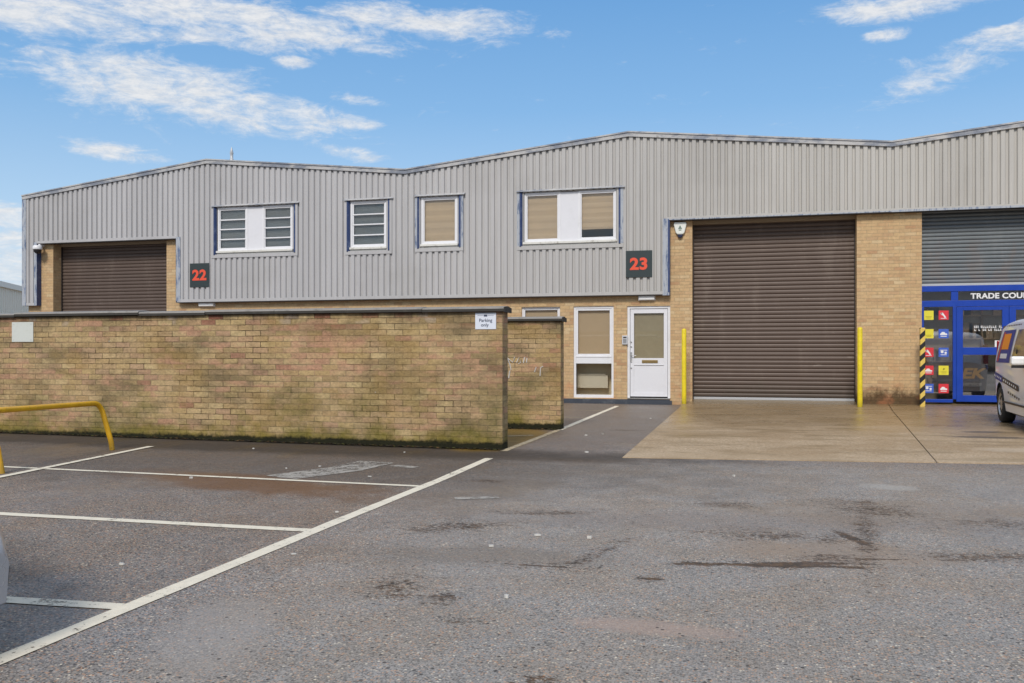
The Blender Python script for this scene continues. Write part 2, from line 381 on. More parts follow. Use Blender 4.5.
def asphalt():
    N=NT('asphalt'); P=N.pos(); s=N.sep(P)
    cell=N.voro(P,88,out=1); cell_d=N.voro(P,88); cell2=N.voro(P,150,out=1)
    c1=N.sep(cell)[0]; c2=N.sep(cell2)[0]
    warm=N.noise(P,.55,5,.6); mid=N.noise(P,2.3,6,.65); med=N.noise(P,14,5,.7)
    stone=N.ramp(c1,[(0,srgb(22,18,16)),(.15,srgb(66,60,56)),(.30,srgb(128,124,122)),(.52,srgb(156,147,140)),(.68,srgb(148,146,148)),(.80,srgb(192,142,104)),(.90,srgb(172,132,106)),(.96,srgb(206,194,176)),(1,srgb(240,230,212))])
    binder=N.ramp(c2,[(0,srgb(58,54,54)),(.5,srgb(122,118,118)),(1,srgb(166,160,158))])
    col=N.mix(N.smooth(cell_d,.35,.6),stone,binder)
    col=N.mix(N.smooth(warm,.42,.62),N.mix(.12,col,srgb(144,142,142)),N.mix(.2,col,srgb(158,142,128)))
    v=N.math('ADD',.62,N.math('MULTIPLY',N.math('ADD',mid,med),.42))
    col=N.mix(1,col,N.comb(v,v,v),'MULTIPLY')
    # parking area is an older, browner, darker surface than the road in front of the unit
    bay=N.smooth(N.math('ADD',s[0],N.math('MULTIPLY',N.math('SUBTRACT',mid,.5),.3)),-2.7,-3.0)
    col=N.mix(N.math('MULTIPLY',bay,.8),col,N.mix(1,col,srgb(236,229,221),'MULTIPLY'))
    road=N.math('MULTIPLY',N.smooth(s[0],-2.9,-1.5),N.smooth(s[1],10.6,9.4))
    col=N.mix(N.math('MULTIPLY',road,.22),col,srgb(172,168,164))
    col=N.mix(1,col,N.mix(N.smooth(N.noise(P,1.7,4,.6),.4,.62),srgb(252,251,244),srgb(249,242,228)),'MULTIPLY')
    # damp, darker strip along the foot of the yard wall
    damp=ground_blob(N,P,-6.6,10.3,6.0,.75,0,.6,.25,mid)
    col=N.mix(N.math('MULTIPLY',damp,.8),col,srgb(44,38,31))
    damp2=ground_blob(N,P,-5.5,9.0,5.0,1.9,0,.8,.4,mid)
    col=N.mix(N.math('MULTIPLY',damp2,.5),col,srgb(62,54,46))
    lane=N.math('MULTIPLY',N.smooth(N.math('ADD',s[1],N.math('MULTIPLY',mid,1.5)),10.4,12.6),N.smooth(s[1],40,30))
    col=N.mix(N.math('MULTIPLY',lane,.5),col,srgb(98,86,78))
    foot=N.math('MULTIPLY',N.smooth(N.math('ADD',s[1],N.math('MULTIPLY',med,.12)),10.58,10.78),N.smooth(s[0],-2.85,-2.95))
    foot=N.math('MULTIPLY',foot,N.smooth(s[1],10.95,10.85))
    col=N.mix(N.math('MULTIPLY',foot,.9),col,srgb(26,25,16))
    # moss on the ground between the two walls
    mo=ground_blob(N,P,-3.4,12.2,.62,1.7,.05,.4,.25,mid)
    mo=N.math('MULTIPLY',mo,N.smooth(N.math('ADD',s[0],N.math('MULTIPLY',med,.15)),-2.72,-2.85))
    col=N.mix(N.math('MULTIPLY',mo,.8),col,srgb(132,104,44))
    # tan/brown washed patches
    for (cx,cy,rx,ry,rot,c,a) in ((-4.4,7.35,1.3,.45,-.25,srgb(112,78,44),.8),(-.4,3.97,.34,.10,0,srgb(168,146,132),.6),(1.2,8.66,.22,.2,0,srgb(172,168,160),.6),
        (.45,5.75,.62,.30,0,srgb(148,128,108),.55),(-2.2,3.4,.22,.55,.35,srgb(158,150,142),.5),(-.2,6.6,1.6,.35,.15,srgb(122,112,106),.35),(-2.0,9.9,.9,.22,0,srgb(84,72,60),.55),
        (1.0,7.3,1.1,.5,.2,srgb(136,118,98),.35),(-2.3,7.4,.5,1.3,-.2,srgb(116,104,92),.4),(-1.6,5.1,.8,.25,.1,srgb(106,96,84),.4)):
        bl=ground_blob(N,P,cx,cy,rx,ry,rot,.9,.8,mid); col=N.mix(N.math('MULTIPLY',bl,a),col,c)
    # gritty black-brown debris gathered in cracks
    grit=N.noise(N.scale(P,(1,1.5,1)),16,6,.75); streakn=N.noise(N.scale(P,(1.2,4,1),(2,1,0)),2.2,6,.72,.6)
    dnz=N.math('ADD',N.math('MULTIPLY',mid,.55),N.math('MULTIPLY',N.noise(P,6,5,.7),.55))
    dm=None
    for (cx,cy,rx,ry,rot) in ((.05,5.30,.55,.055,.18),(.42,5.55,.35,.07,.3),(.75,6.35,.10,.62,-.1),(.2,6.15,.7,.09,.12),(1.45,5.85,.8,.07,.12),(-1.15,4.95,.42,.05,0),(-.9,5.3,.09,.3,-.3),(-1.75,4.3,.2,.10,0),
        (-.5,4.82,.10,.04,0),(-1.45,4.2,.12,.06,0),(-1.25,3.85,.14,.03,0),(-2.0,5.9,.6,.10,.4),(-.2,7.3,.35,.06,0),(.9,7.4,.4,.25,.4),(1.9,7.0,.7,.12,.2),(-.75,3.2,.12,.035,0),(-1.9,9.9,.55,.05,0),(-1.9,14.0,.5,.08,.2),(-2.45,8.1,.25,.05,.1),(-1.5,6.6,.5,.06,.3)):
        b=ground_blob(N,P,cx,cy,rx*.95,ry*2.6,rot,2.0,1.5,dnz)
        dm=b if dm is None else N.math('MAXIMUM',dm,b)
    gfine=N.noise(N.scale(P,(1,1.6,1)),34,4,.75)
    gen=N.math('MULTIPLY',N.smooth(streakn,.50,.70),N.smooth(s[0],-2.9,-2.2))
    dens=N.math('ADD',N.math('MULTIPLY',dm,.165),N.math('MULTIPLY',gen,.09))
    gg=N.math('ADD',N.math('MULTIPLY',gfine,.65),N.math('MULTIPLY',grit,.35))
    core=None
    for (cx,cy,rx,ry,rot) in ((.02,5.28,.50,.040,.16),(.34,5.40,.30,.035,.25),(.62,6.25,.035,.26,.35),(-1.15,4.95,.25,.018,0),(-.5,4.82,.08,.02,0),(.75,5.62,.12,.02,.2)):
        b=ground_blob(N,P,cx,cy,rx,ry,rot,1.2,1.6,dnz); core=b if core is None else N.math('MAXIMUM',core,b)
    dens=N.math('ADD',dens,N.math('MULTIPLY',core,.16))
    deb=N.smooth(N.math('ADD',gg,dens),.635,.69)
    col=N.mix(N.math('MULTIPLY',deb,.88),col,N.mix(N.smooth(med,.4,.6),srgb(48,36,24),srgb(92,66,38)))
    spk=N.smooth(N.voro(P,9,out=0),.045,.03)
    col=N.mix(N.math('MULTIPLY',spk,.7),col,srgb(206,200,190))
    spk2=N.smooth(N.voro(N.scale(P,(1,1,1),(5,5,0)),16,out=0),.15,.12)
    col=N.mix(N.math('MULTIPLY',spk2,.75),col,srgb(36,32,30))
    # damp film
    wet=N.smooth(N.noise(N.scale(P,(1,.6,1)),.8,6,.65),.46,.62)
    wet=N.math('MAXIMUM',wet,N.math('MULTIPLY',N.smooth(s[1],9.5,14),.9))
    rough=N.math('SUBTRACT',.78,N.math('MULTIPLY',wet,.38))
    h=N.math('ADD',N.math('MULTIPLY',c1,1.0),N.math('ADD',N.math('MULTIPLY',med,.6),N.math('MULTIPLY',deb,.6)))
    return N.out(N.pbr(col,rough,0,N.bump(h,.55,.006),spec=.4))
M['asphalt']=asphalt()

def concrete():
    N=NT('wet_concrete'); P=N.pos(); s=N.sep(P)
    c1=N.sep(N.voro(P,60,out=1))[0]; big=N.noise(P,.7,6,.6); mid=N.noise(P,3,6,.65); fine=N.noise(P,45,4,.7)
    col=N.ramp(c1,[(0,srgb(120,98,74)),(.3,srgb(166,142,112)),(.7,srgb(184,162,132)),(1,srgb(208,190,164))])
    col=N.mix(.4,col,srgb(176,152,120))
    col=N.mix(N.math('MULTIPLY',N.smooth(big,.4,.62),.45),col,srgb(140,112,74))
    wetband=N.math('MULTIPLY',N.smooth(N.math('ADD',s[1],N.math('MULTIPLY',N.math('SUBTRACT',big,.5),5)),13.2,17.5),.5)
    col=N.mix(wetband,col,srgb(138,114,76))
    col=N.mix(N.math('MULTIPLY',N.smooth(mid,.55,.75),.3),col,srgb(120,98,66))
    stn=N.noise(N.scale(P,(.55,1.6,1)),1.5,7,.72)
    col=N.mix(N.math('MULTIPLY',N.smooth(stn,.48,.62),.45),col,srgb(118,98,62))
    sp=N.noise(P,26,5,.8); vv=N.math('MULTIPLY_ADD',sp,.7,.66); col=N.mix(1,col,N.comb(vv,vv,vv),'MULTIPLY')
    pale=N.math('MULTIPLY',N.smooth(N.math('ADD',s[1],N.math('MULTIPLY',mid,1.2)),12.2,10.8),.4)
    col=N.mix(pale,col,srgb(190,168,138))
    for (cx,cy,rx,ry,rot,c,a) in ((3.25,13.9,.5,.16,0,srgb(70,64,58),.8),(3.35,14.8,.3,.12,.2,srgb(60,54,50),.7),(3.2,12.2,.5,.25,0,srgb(206,190,168),.35)):
        col=N.mix(N.math('MULTIPLY',ground_blob(N,P,cx,cy,rx,ry,rot,1,.8,mid),a),col,c)
    edge=N.smooth(N.math('ADD',s[1],N.math('MULTIPLY',mid,-.6)),20.2,20.9)
    col=N.mix(N.math('MULTIPLY',edge,.45),col,srgb(96,84,60))
    rough=N.math('SUBTRACT',.62,N.math('MULTIPLY',N.smooth(N.math('ADD',s[1],N.math('MULTIPLY',N.math('SUBTRACT',big,.5),6)),12,16),.33))
    rough=N.math('ADD',rough,N.math('MULTIPLY',N.math('SUBTRACT',stn,.5),-.5),clamp=True)
    h=N.math('ADD',N.math('MULTIPLY',c1,.4),fine)
    return N.out(N.pbr(col,rough,0,N.bump(h,.45,.005),spec=.45))
M['concrete']=concrete()

def roadpaint(name,c,wear):
    N=NT(name); P=N.pos(); n=N.noise(P,9,8,.75); n2=N.noise(P,55,4,.7); b=N.noise(P,1.1,3,.6)
    a=N.smooth(N.math('ADD',N.math('MULTIPLY',n2,.5),N.math('ADD',N.math('MULTIPLY',n,.7),N.math('MULTIPLY',b,.3))),wear-.04,wear+.05)
    v=N.math('MULTIPLY_ADD',n,.5,.7); col=N.mix(1,c,N.comb(v,v,v),'MULTIPLY')
    return N.out(N.pbr(col,.75,0,N.bump(n2,.3,.003),alpha=a))
M['line']=roadpaint('road_paint',srgb(230,220,198),.635)
M['lineold']=roadpaint('old_road_paint',srgb(186,170,140),.68)
M['linepatch']=roadpaint('patch_road_paint',srgb(164,158,148),.70)

# ------------------------------------------------------------------ setting: ground, apron, lines
def zg(x): return .006*max(0,min(-2.9-x,17))
g=MB(); xs=[-260,-19.9,-2.9,260]; ys=[-120,320]
g.grid([[(x,y,zg(x)) for x in xs] for y in ys],0,False)
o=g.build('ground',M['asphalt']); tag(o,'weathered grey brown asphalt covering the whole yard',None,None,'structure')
def slab(poly,z0f,mat,name,label,th=.2):
    m=MB(); m.face([(x,y,z0f(x,y)) for x,y in poly])
    n=len(poly)
    for i in range(n):
        a,b=poly[i],poly[(i+1)%n]
        m.face([(*a,-th),(*b,-th),(*b,z0f(*b)),(*a,z0f(*a))])
    o=m.build(name,mat); tag(o,label,None,None,'structure'); return o
def za(x,y):
    z=.008+.027*max(0,min(1,(y-10.3)/9.5))
    return z+.085*max(0,min(1,(y-21.0)/.45))
def strip_slab(quad,name,label):
    # quad: front-left, front-right, back-right, back-left ; subdivided along y so the ramp stays smooth
    m=MB(); n=24; rows=[]
    for i in range(n+1):
        t=(i/n)*.97 if i<n-3 else .97+.03*(i-n+4)/4; L=[quad[0][k]+(quad[3][k]-quad[0][k])*t for k in (0,1)]; R_=[quad[1][k]+(quad[2][k]-quad[1][k])*t for k in (0,1)]
        rows.append([(L[0]+(R_[0]-L[0])*u/4,L[1]+(R_[1]-L[1])*u/4,0) for u in range(5)])
    rows=[[(x,y,za(x,y)) for x,y,_ in r] for r in rows]
    m.grid(rows,0,False)
    for r in (rows[0],rows[-1]): m.grid([[(x,y,-.2) for x,y,z in r],r],0,False)
    for e in (0,-1): m.grid([[(r[e][0],r[e][1],-.2) for r in rows],[r[e] for r in rows]],0,False)
    o=m.build(name,M['concrete']); tag(o,label,None,None,'structure')
strip_slab([(-1.41,10.28),(1.96,10.68),(2.95,21.5),(-1.47,21.5)],'concrete_apron','damp tan concrete apron in front of the brown roller shutter')
strip_slab([(1.975,10.682),(12.5,11.9),(12.5,21.5),(2.965,21.5)],'concrete_apron','damp tan concrete apron in front of the trade counter')
def line(pts,w,mat,name,label,dz=.004):
    m=MB(); pts=[Vector((*p,0)) for p in pts]; L=[];
    out=[]
    for i in range(len(pts)-1):
        n=max(2,int((pts[i+1]-pts[i]).length/.25)); out+=[pts[i].lerp(pts[i+1],k/n) for k in range(n)]
    out.append(pts[-1]); rows=[]
    for i,p in enumerate(out):
        t=(out[min(i+1,len(out)-1)]-out[max(i-1,0)]).normalized(); q=Vector((-t.y,t.x,0))
        ww=w*(1+random.uniform(-.06,.06))/2
        a=p+q*ww; b=p-q*ww
        rows.append([(a.x,a.y,zg(a.x)+dz),(b.x,b.y,zg(b.x)+dz)])
    m.grid(rows,0,False)
    o=m.build(name,mat); tag(o,label,None,None,'structure'); return o
line([(-2.82,.6),(-2.83,3.0),(-2.84,5.9),(-2.83,8.0),(-2.87,9.85)],.10,M['line'],'parking_line','long white parking line running up to the yard wall corner')
line([(-2.87,13.75),(-2.90,20.3)],.10,M['line'],'parking_line','white line running from the second wall to the building')
line([(-2.91,10.6),(-2.88,13.7)],.09,M['lineold'],'parking_line','faded mossy line between the two brick walls',.004)
line([(-8.6,7.63),(-2.885,7.62)],.075,M['line'],'parking_line','thin white bay line nearest the yard wall')
line([(-6.4,5.40),(-5.34,5.45),(-2.885,5.53)],.10,M['line'],'parking_line','white bay line in the middle of the car park')
line([(-5.8,3.50),(-3.5,3.59),(-2.88,3.64)],.10,M['line'],'parking_line','white bay line beside the silver car')
line([(-6.5,2.5),(-6.85,6.97),(-7.25,9.75)],.085,M['line'],'parking_line','white line along the back of the bays under the hoop barrier',.0075)
line([(-4.6,16.5),(-2.96,16.45)],.07,M['lineold'],'parking_line','faint bay line near the building')
line([(-4.5,18.6),(-2.96,18.5)],.07,M['lineold'],'parking_line','faint bay line close to the doorway')
line([(-4.35,7.75),(-4.02,8.5),(-3.95,9.15)],.42,M['linepatch'],'worn_marking','worn pale patch of old paint in the bay by the wall')
line([(-3.66,8.93),(-3.37,8.83)],.13,M['linepatch'],'worn_marking','small pale scrap of old paint in the bay by the wall')
line([(-2.35,7.05),(-2.02,7.2)],.12,M['linepatch'],'worn_marking','faint pale smear beside the long white line')
line([(-3.9,12.1),(-3.05,12.75)],.08,M['lineold'],'worn_marking','faded yellowish line on the mossy ground between the walls')

# ------------------------------------------------------------------ the terrace of units
YC=21.00; YB=21.15
BAY=5.66
RID=[-13.90,-2.74,8.62]; VAL=[-19.74,-8.30,2.97,14.25]
def roofz(x):
    pts=[(-19.9,5.63),(RID[0],6.33),(VAL[1],5.77),(RID[1],6.36),(VAL[2],5.79),(RID[2],6.38),(VAL[3],5.8)]
    for (a,za_),(b,zb_) in zip(pts,pts[1:]):
        if a<=x<=b: return za_+(zb_-za_)*(x-a)/(b-a)
    return pts[0][1] if x<pts[0][0] else pts[-1][1]
def cladding(xa,xb,botf,holes,topf,y0,mat,name,parent,pitch=.16,dep=.042,extra=()):
    # trapezoid profile: wide crest, narrow valley
    prof=[(0,0),(.50,0),(.60,1),(.88,1),(.98,0),(1.0,0)]
    xs=[]; k0=math.floor(xa/pitch)
    x=k0*pitch
    k=k0
    brk=sorted(set([xa,xb]+[h[0] for h in holes]+[h[1] for h in holes]+list(extra)))
    def yat(x):
        t=(x/pitch)%1.0
        for (a,da),(b,db) in zip(prof,prof[1:]):
            if a<=t<=b: return y0+dep*(da+(db-da)*(t-a)/(b-a) if b>a else da)
        return y0
    while k*pitch<xb+pitch:
        for t,_ in prof[:-1]: xs.append((k+t)*pitch)
        k+=1
    xs=sorted(set([round(v,5) for v in xs if xa<v<xb]+[round(b,5) for b in brk]))
    m=MB()
    for a,b in zip(xs,xs[1:]):
        mid=(a+b)/2; ya,yb=yat(a+1e-6),yat(b-1e-6)
        zb=botf(mid); segs=[]; cur=zb
        hs=sorted([h for h in holes if h[0]<mid<h[1]],key=lambda h:h[2])
        for h in hs: segs.append((cur,cur,h[2],h[2])); cur=h[3]
        segs.append((cur,cur,topf(a),topf(b)))
        for (p,q,r,s_) in segs: m.face([(a,ya,p),(b,yb,q),(b,yb,s_),(a,ya,r)])
    return m.build(name,mat,parent)
def roof_mesh(xa,xr,xb,parent,yback=46):
    m=MB()
    pts=[(xa,roofz(xa+.001)-.02),(xr,roofz(xr)-.02),(xb,roofz(xb-.001)-.02)]
    m.grid([[(x,YC+.03,z) for x,z in pts],[(x,yback,z) for x,z in pts]],0,False)
    m.grid([[(x,YC+.03,z-.12) for x,z in pts],[(x,yback,z-.12) for x,z in pts]],0,False)
    m.face([(pts[0][0],yback,-.1),(pts[0][0],yback,pts[0][1]),(pts[1][0],yback,pts[1][1]),(pts[2][0],yback,pts[2][1]),(pts[2][0],yback,-.1)])
    return m.build('roof',M['roof'],parent)
def verge_mesh(xa,xr,xb,parent,xa_over=0):
    m=MB()
    for (a,b) in ((xa-xa_over,xr),(xr,xb)):
        za_,zb_=roofz(a+.001),roofz(b-.001)
        if xa_over and a<xa: za_=roofz(xa)-.02
        # front face, top and soffit of the verge flashing, 40 mm proud of the sheets
        for (t0,t1,yf) in ((-.115,-.025,YC-.03),(-.025,.008,YC-.05)):
            P=[(a,za_+t0),(b,zb_+t0),(b,zb_+t1),(a,za_+t1)]
            m.prism(P,'y',yf,YC+.20 if t0>-.1 else YC-.004)
    return m.build('verge_flashing',M['verge'],parent)
def window(parent,x0,x1,z0,z1,sashes,panels,blindmat,bars=0,y=21.03,added_blind=True,flash=True,drop=None,name='window',frame=.045):
    """sashes: list of (x0,x1); panels: list of (x0,x1)"""
    w=empty(name); w.parent=parent
    f=MB(); T=frame
    zs0=z0+.09
    for a,b in sashes:
        f.box(a,b,y,y+.06,z1-T,z1); f.box(a,b,y,y+.06,zs0,zs0+T); f.box(a,a+T,y,y+.06,zs0+T,z1-T); f.box(b-T,b,y,y+.06,zs0+T,z1-T)
        for i in range(1,bars+1):
            zz=zs0+T+(z1-T-zs0-T)*(i-.02)/(bars+1)*(1.0 if i<bars else .985)
            f.box(a+T,b-T,y+.008,y+.05,zz-.016,zz+.016)
        # inner sash lip
        l=.03
        f.box(a+T,a+T+l,y+.015,y+.05,zs0+T,z1-T); f.box(b-T-l,b-T,y+.015,y+.05,zs0+T,z1-T)
        f.box(a+T+l,b-T-l,y+.015,y+.05,z1-T-l,z1-T); f.box(a+T+l,b-T-l,y+.015,y+.05,zs0+T,zs0+T+l)
    fo=f.build('frame',M['upvc'],w,bevel=.004)
    s=MB(); s.box(x0-.02,x1+.02,y-.055,y+.05,z0+.035,z0+.088); s.box(x0-.01,x1+.01,y-.02,y+.05,z0,z0+.033)
    s.build('sill',M['upvcold'],w,bevel=.004)
    for a,b in panels:
        B('infill_panel',M['panel'],a,b,y+.012,y+.05,zs0,z1-.01,w)
        MB().box(a,a+.012,y+.004,y+.011,zs0,z1-.01).box(b-.012,b,y+.004,y+.011,zs0,z1-.01).build_split('cover_strip',M['upvc'],w)
    for a,b in sashes:
        B('pane',M['glass'],a+T+.031,b-T-.031,y+.03,y+.034,zs0+T+.031,z1-T-.031,w)
    for i,(a,b) in enumerate(sashes):
        if added_blind:
            zb=zs0 if not drop or not drop[i] else zs0+drop[i]
            bm_=MB(); rows=[]; nn_=44
            for q in range(nn_+1):
                zz=zb+(z1-.01-zb)*q/nn_; yy=y+.082+.005*math.sin(q*PI/4+a)+.002*math.sin(q*1.9)
                rows.append([(a+.02+(b-a-.04)*k/6,yy+.003*math.sin(k*1.7+q*.2),zz) for k in range(7)])
            bm_.grid(rows,0,True); bm_.build('blind',blindmat,w)
            if bars: 
                pass
    if flash:
        q=MB(); t=.16
        # worn flashing plates either side, dark inner jambs and drip head
        q.box(x0-t,x0-.06,YC-.008,YC-.003,z0-.08,z1+.02); q.box(x1+.06,x1+t,YC-.008,YC-.003,z0-.08,z1+.02)
        q.build_split('side_flashing',M['bluew'] if blindmat is M['tan'] else M['clad'],w)
        B('sill_flashing',M['clad'],x0-t,x1+t,YC-.012,YC-.009,z0-.095,z0-.002,w)
        j=MB(); j.prism([(x0-.075,YC-.012),(x0-.055,YC-.012),(x0,y+.05),(x0-.02,y+.05)],'z',z0-.02,z1+.03)
        j.prism([(x1+.055,YC-.012),(x1+.095,YC-.012),(x1+.04,y+.05),(x1,y+.05)],'z',z0-.02,z1+.03)
        j.box(x0-.095,x0-.0761,YC-.02,YC-.008,z0-.02,z1+.03)
        j.build_split('jamb_flashing',M['blued'],w)
        h=MB(); h.prism([(YC-.05,z1+.03),(YC-.048,z1+.022),(YC+.03,z1+.045),(YC+.03,z1+.085),(YC-.012,z1+.05)],'x',x0-.17,x1+.2)
        h.build('head_flashing',M['verge'],w)
        b=MB(); b.box(x0,x1,y+.01,y+.05,z1+.0005,z1+.03); b.build('head_reveal',M['verge'],w)
    return w
def shutter(parent,x0,x1,z0,z1,y,mat,pitch=.095,name='roller_shutter',boxdark=True):
    r=empty(name); r.parent=parent
    m=MB(); prof=[]
    n=int((z1-z0-.06)/pitch); 
    for i in range(n+1):
        zz=z0+.06+i*pitch
        for t,d in ((0,0),(.10,-.013),(.35,-.020),(.65,-.018),(.88,-.008),(.94,.004)):
            z=zz+t*pitch
            if z<=z1: prof.append((y+d,z))
    rows=[[(x0,a,b) for a,b in prof],[(x1,a,b) for a,b in prof]]
    m.grid(rows,0,False); m.build('slat_curtain',mat,r)
    MB().box(x0,x1,y-.03,y+.02,z0,z0+.055).build('bottom_bar',M['galv'],r,bevel=.003)
    gm=MB(); gm.box(x0-.03,x0+.012,y-.05,y+.03,z0,z1); gm.box(x1-.012,x1+.03,y-.05,y+.03,z0,z1); gm.build_split('guide_rail',M['rail'],r)
    return r
M['galv']=paint('galvanised_bar',srgb(186,188,190),.45,.2)
M['rail']=paint('dark_guide_rail',srgb(52,46,44),.5)

# ---- unit 22
U22=empty('industrial_unit',(0,0,0)); tag(U22,'grey ribbed industrial unit number 22 with a brown shutter half hidden by the yard wall','industrial unit','industrial units of the terrace')
W1=(-13.6,-11.41,3.80,5.03); W2=(-9.78,-8.81,3.78,5.03)
def bot22(x):
    if x<-19.37: return 2.55
    if x<-14.78: return 4.29
    return 2.585
cladding(-19.74,VAL[1],bot22,[W1,W2],lambda x:roofz(x)-.10,YC,M['clad'],'cladding',U22,extra=(-19.37,-14.78))
roof_mesh(-19.74,RID[0],VAL[1],U22); verge_mesh(-19.74,RID[0],VAL[1],U22,.06)
b=MB(); 
b.box(-19.73,-18.90,YB,21.60,-.1,4.36); b.box(-15.24,-14.70,YB,21.60,-.1,4.36); b.box(-14.699,VAL[1]-.001,YB,YB+.3,-.1,2.66)
b.box(-19.73,-19.45,21.601,46,-.1,5.4)
b.build_split('brick_wall',M['brick'],U22)
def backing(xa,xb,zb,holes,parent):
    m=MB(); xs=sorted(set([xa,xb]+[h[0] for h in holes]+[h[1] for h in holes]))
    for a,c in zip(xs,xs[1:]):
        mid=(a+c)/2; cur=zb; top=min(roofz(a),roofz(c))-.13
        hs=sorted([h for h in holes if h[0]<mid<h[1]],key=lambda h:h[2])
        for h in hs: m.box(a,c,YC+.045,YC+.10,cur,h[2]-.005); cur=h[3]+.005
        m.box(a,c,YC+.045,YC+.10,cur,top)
    return m.build('lining',M['dark'],parent)  # near-black sheet painting the shade in gaps behind the ribs
backing(-14.70,VAL[1]-.002,2.60,[W1,W2],U22); backing(-19.74,-14.701,4.31,[],U22)
# trims
t=MB(); t.box(-14.80,VAL[1],YC-.012,YC-.004,2.555,2.63); t.box(-19.37,-14.78,YC-.012,YC-.004,4.265,4.335)
t.box(-19.79,-19.37,YC-.012,YC-.004,2.53,2.60); t.build_split('drip_trim',M['clad'],U22)
t=MB(); t.box(-14.80,VAL[1],YC-.006,YB-.002,2.535,2.553); t.box(-19.37,-14.78,YC-.006,YB-.002,4.245,4.263); t.build_split('soffit_trim',M['rail'],U22)
t=MB(); t.box(-14.83,-14.70,YC-.016,YC-.0125,2.58,4.30); t.box(-19.40,-19.31,YC-.016,YC-.0125,2.53,4.30); t.box(-19.80,-19.67,YC-.016,YC-.0125,2.53,5.55)
t.build_split('corner_flashing',M['bluew'],U22)
t=MB(); t.box(-19.312,-19.30,YC-.012,YB+.002,2.53,4.27); t.box(-14.84,-14.832,YC-.01,YB,2.55,4.27); t.box(-19.81,-19.79,YC-.01,YB+.3,2.53,5.6)
t.build_split('return_flashing',M['blued'],U22)
window(U22,*W1,[(-13.6,-12.72),(-12.28,-11.41)],[(-12.72,-12.28)],M['dkblind'],bars=3)
window(U22,*W2,[(-9.78,-8.81)],[],M['dkblind'],bars=3)
shutter(U22,-18.88,-15.26,.0,4.30,21.50,M['shutter'])
B('lintel',M['beige'],-18.899,-15.241,21.36,21.44,4.20,4.29,U22)
fp=MB(); fp.lathe([(.05,-.3),(.05,1.35),(.065,1.36),(.065,1.45),(.05,1.46),(.05,1.62),(.06,1.64),(.03,1.78),(.0,1.86)],(-16.3,26.0,6.05),'z',16)
# flue stands behind the left-hand slope of unit 22
fp.build('flue_pipe',M['galv'],U22)

# ---- unit 23
U23=empty('industrial_unit',(0,0,0)); tag(U23,'grey ribbed industrial unit number 23 with a white door and big brown roller shutter','industrial unit','industrial units of the terrace')
W3=(-7.88,-6.94,3.80,5.05); W4=(-5.26,-3.02,3.77,5.04)
def bot23(x): return 2.585 if x<-1.88 else 4.29
cladding(VAL[1],VAL[2],bot23,[W3,W4],lambda x:roofz(x)-.10,YC,M['clad'],'cladding',U23,extra=(-1.88,))
roof_mesh(VAL[1],RID[1],VAL[2],U23); verge_mesh(VAL[1],RID[1],VAL[2],U23)
W5=(-5.35,-4.40,.95,2.31); W6=(-4.07,-3.11,.14,2.31); DR=(-2.79,-1.79,.15,2.30)
def brickwall(xa,xb,y0,y1,zt,holes):
    m=MB(); xs=sorted(set([xa,xb]+[h[0] for h in holes]+[h[1] for h in holes]))
    for a,c in zip(xs,xs[1:]):
        mid=(a+c)/2; cur=-.1
        for h in [h for h in holes if h[0]<mid<h[1]]:
            if h[2]>cur: m.box(a,c,y0,y1,cur,h[2])
            cur=h[3]
        m.box(a,c,y0,y1,cur,zt)
    return m
m=brickwall(VAL[1],-1.79,YB,YB+.3,2.66,[W5,W6,(DR[0],DR[1],.13,DR[3])])
m.box(-1.789,-1.29,YB,21.60,-.1,4.36); m.box(2.275,3.60,YB,21.60,-.1,4.36)
m.build_split('brick_wall',M['brick'],U23)
backing(VAL[1],-1.89,2.60,[W3,W4],U23); backing(-1.889,VAL[2]-.002,4.37,[],U23)
t=MB(); t.box(VAL[1],-1.84,YC-.012,YC-.004,2.555,2.63); t.box(-1.88,VAL[2],YC-.012,YC-.004,4.265,4.335); t.build_split('drip_trim',M['clad'],U23)
t=MB(); t.box(VAL[1],-1.82,YC-.006,YB-.002,2.535,2.553); t.box(-1.76,VAL[2],YC-.006,YB-.002,4.245,4.263); t.build_split('soffit_trim',M['rail'],U23)
t=MB(); t.box(-1.95,-1.80,YC-.017,YC-.0125,2.53,4.30); t.box(-1.799,VAL[2],YC-.017,YC-.0125,4.262,4.285); t.build_split('corner_flashing',M['bluew'],U23)
t=MB(); t.box(-1.80,-1.788,YC-.011,YB-.002,2.53,4.25); t.box(-1.83,-1.8005,YC-.02,YC-.0175,2.60,4.28); t.build_split('return_flashing',M['blued'],U23)
window(U23,*W3,[(-7.88,-6.94)],[],M['tan'])
window(U23,*W4,[(-5.25,-4.37),(-3.93,-3.03)],[(-4.37,-3.93)],M['tan'],drop=[0,.27])
window(U23,*W5,[(-5.35,-4.40)],[],M['tan'],y=YB+.05,flash=False)
# room seen below the added blinds upstairs and through the tall window
rm=MB()
def room(m,x0,x1,y0,y1,z0,z1):
    m.face([(x0,y0,z0),(x1,y0,z0),(x1,y1,z0),(x0,y1,z0)]); m.face([(x0,y0,z1),(x1,y0,z1),(x1,y1,z1),(x0,y1,z1)])
    m.face([(x0,y1,z0),(x1,y1,z0),(x1,y1,z1),(x0,y1,z1)]); m.face([(x0,y0,z0),(x0,y1,z0),(x0,y1,z1),(x0,y0,z1)]); m.face([(x1,y0,z0),(x1,y1,z0),(x1,y1,z1),(x1,y0,z1)])
room(rm,-5.6,-2.9,21.2,24,2.75,5.5); room(rm,-4.3,-3.0,21.46,21.70,.05,2.5); rm.build('room',M['wallin'],U23)
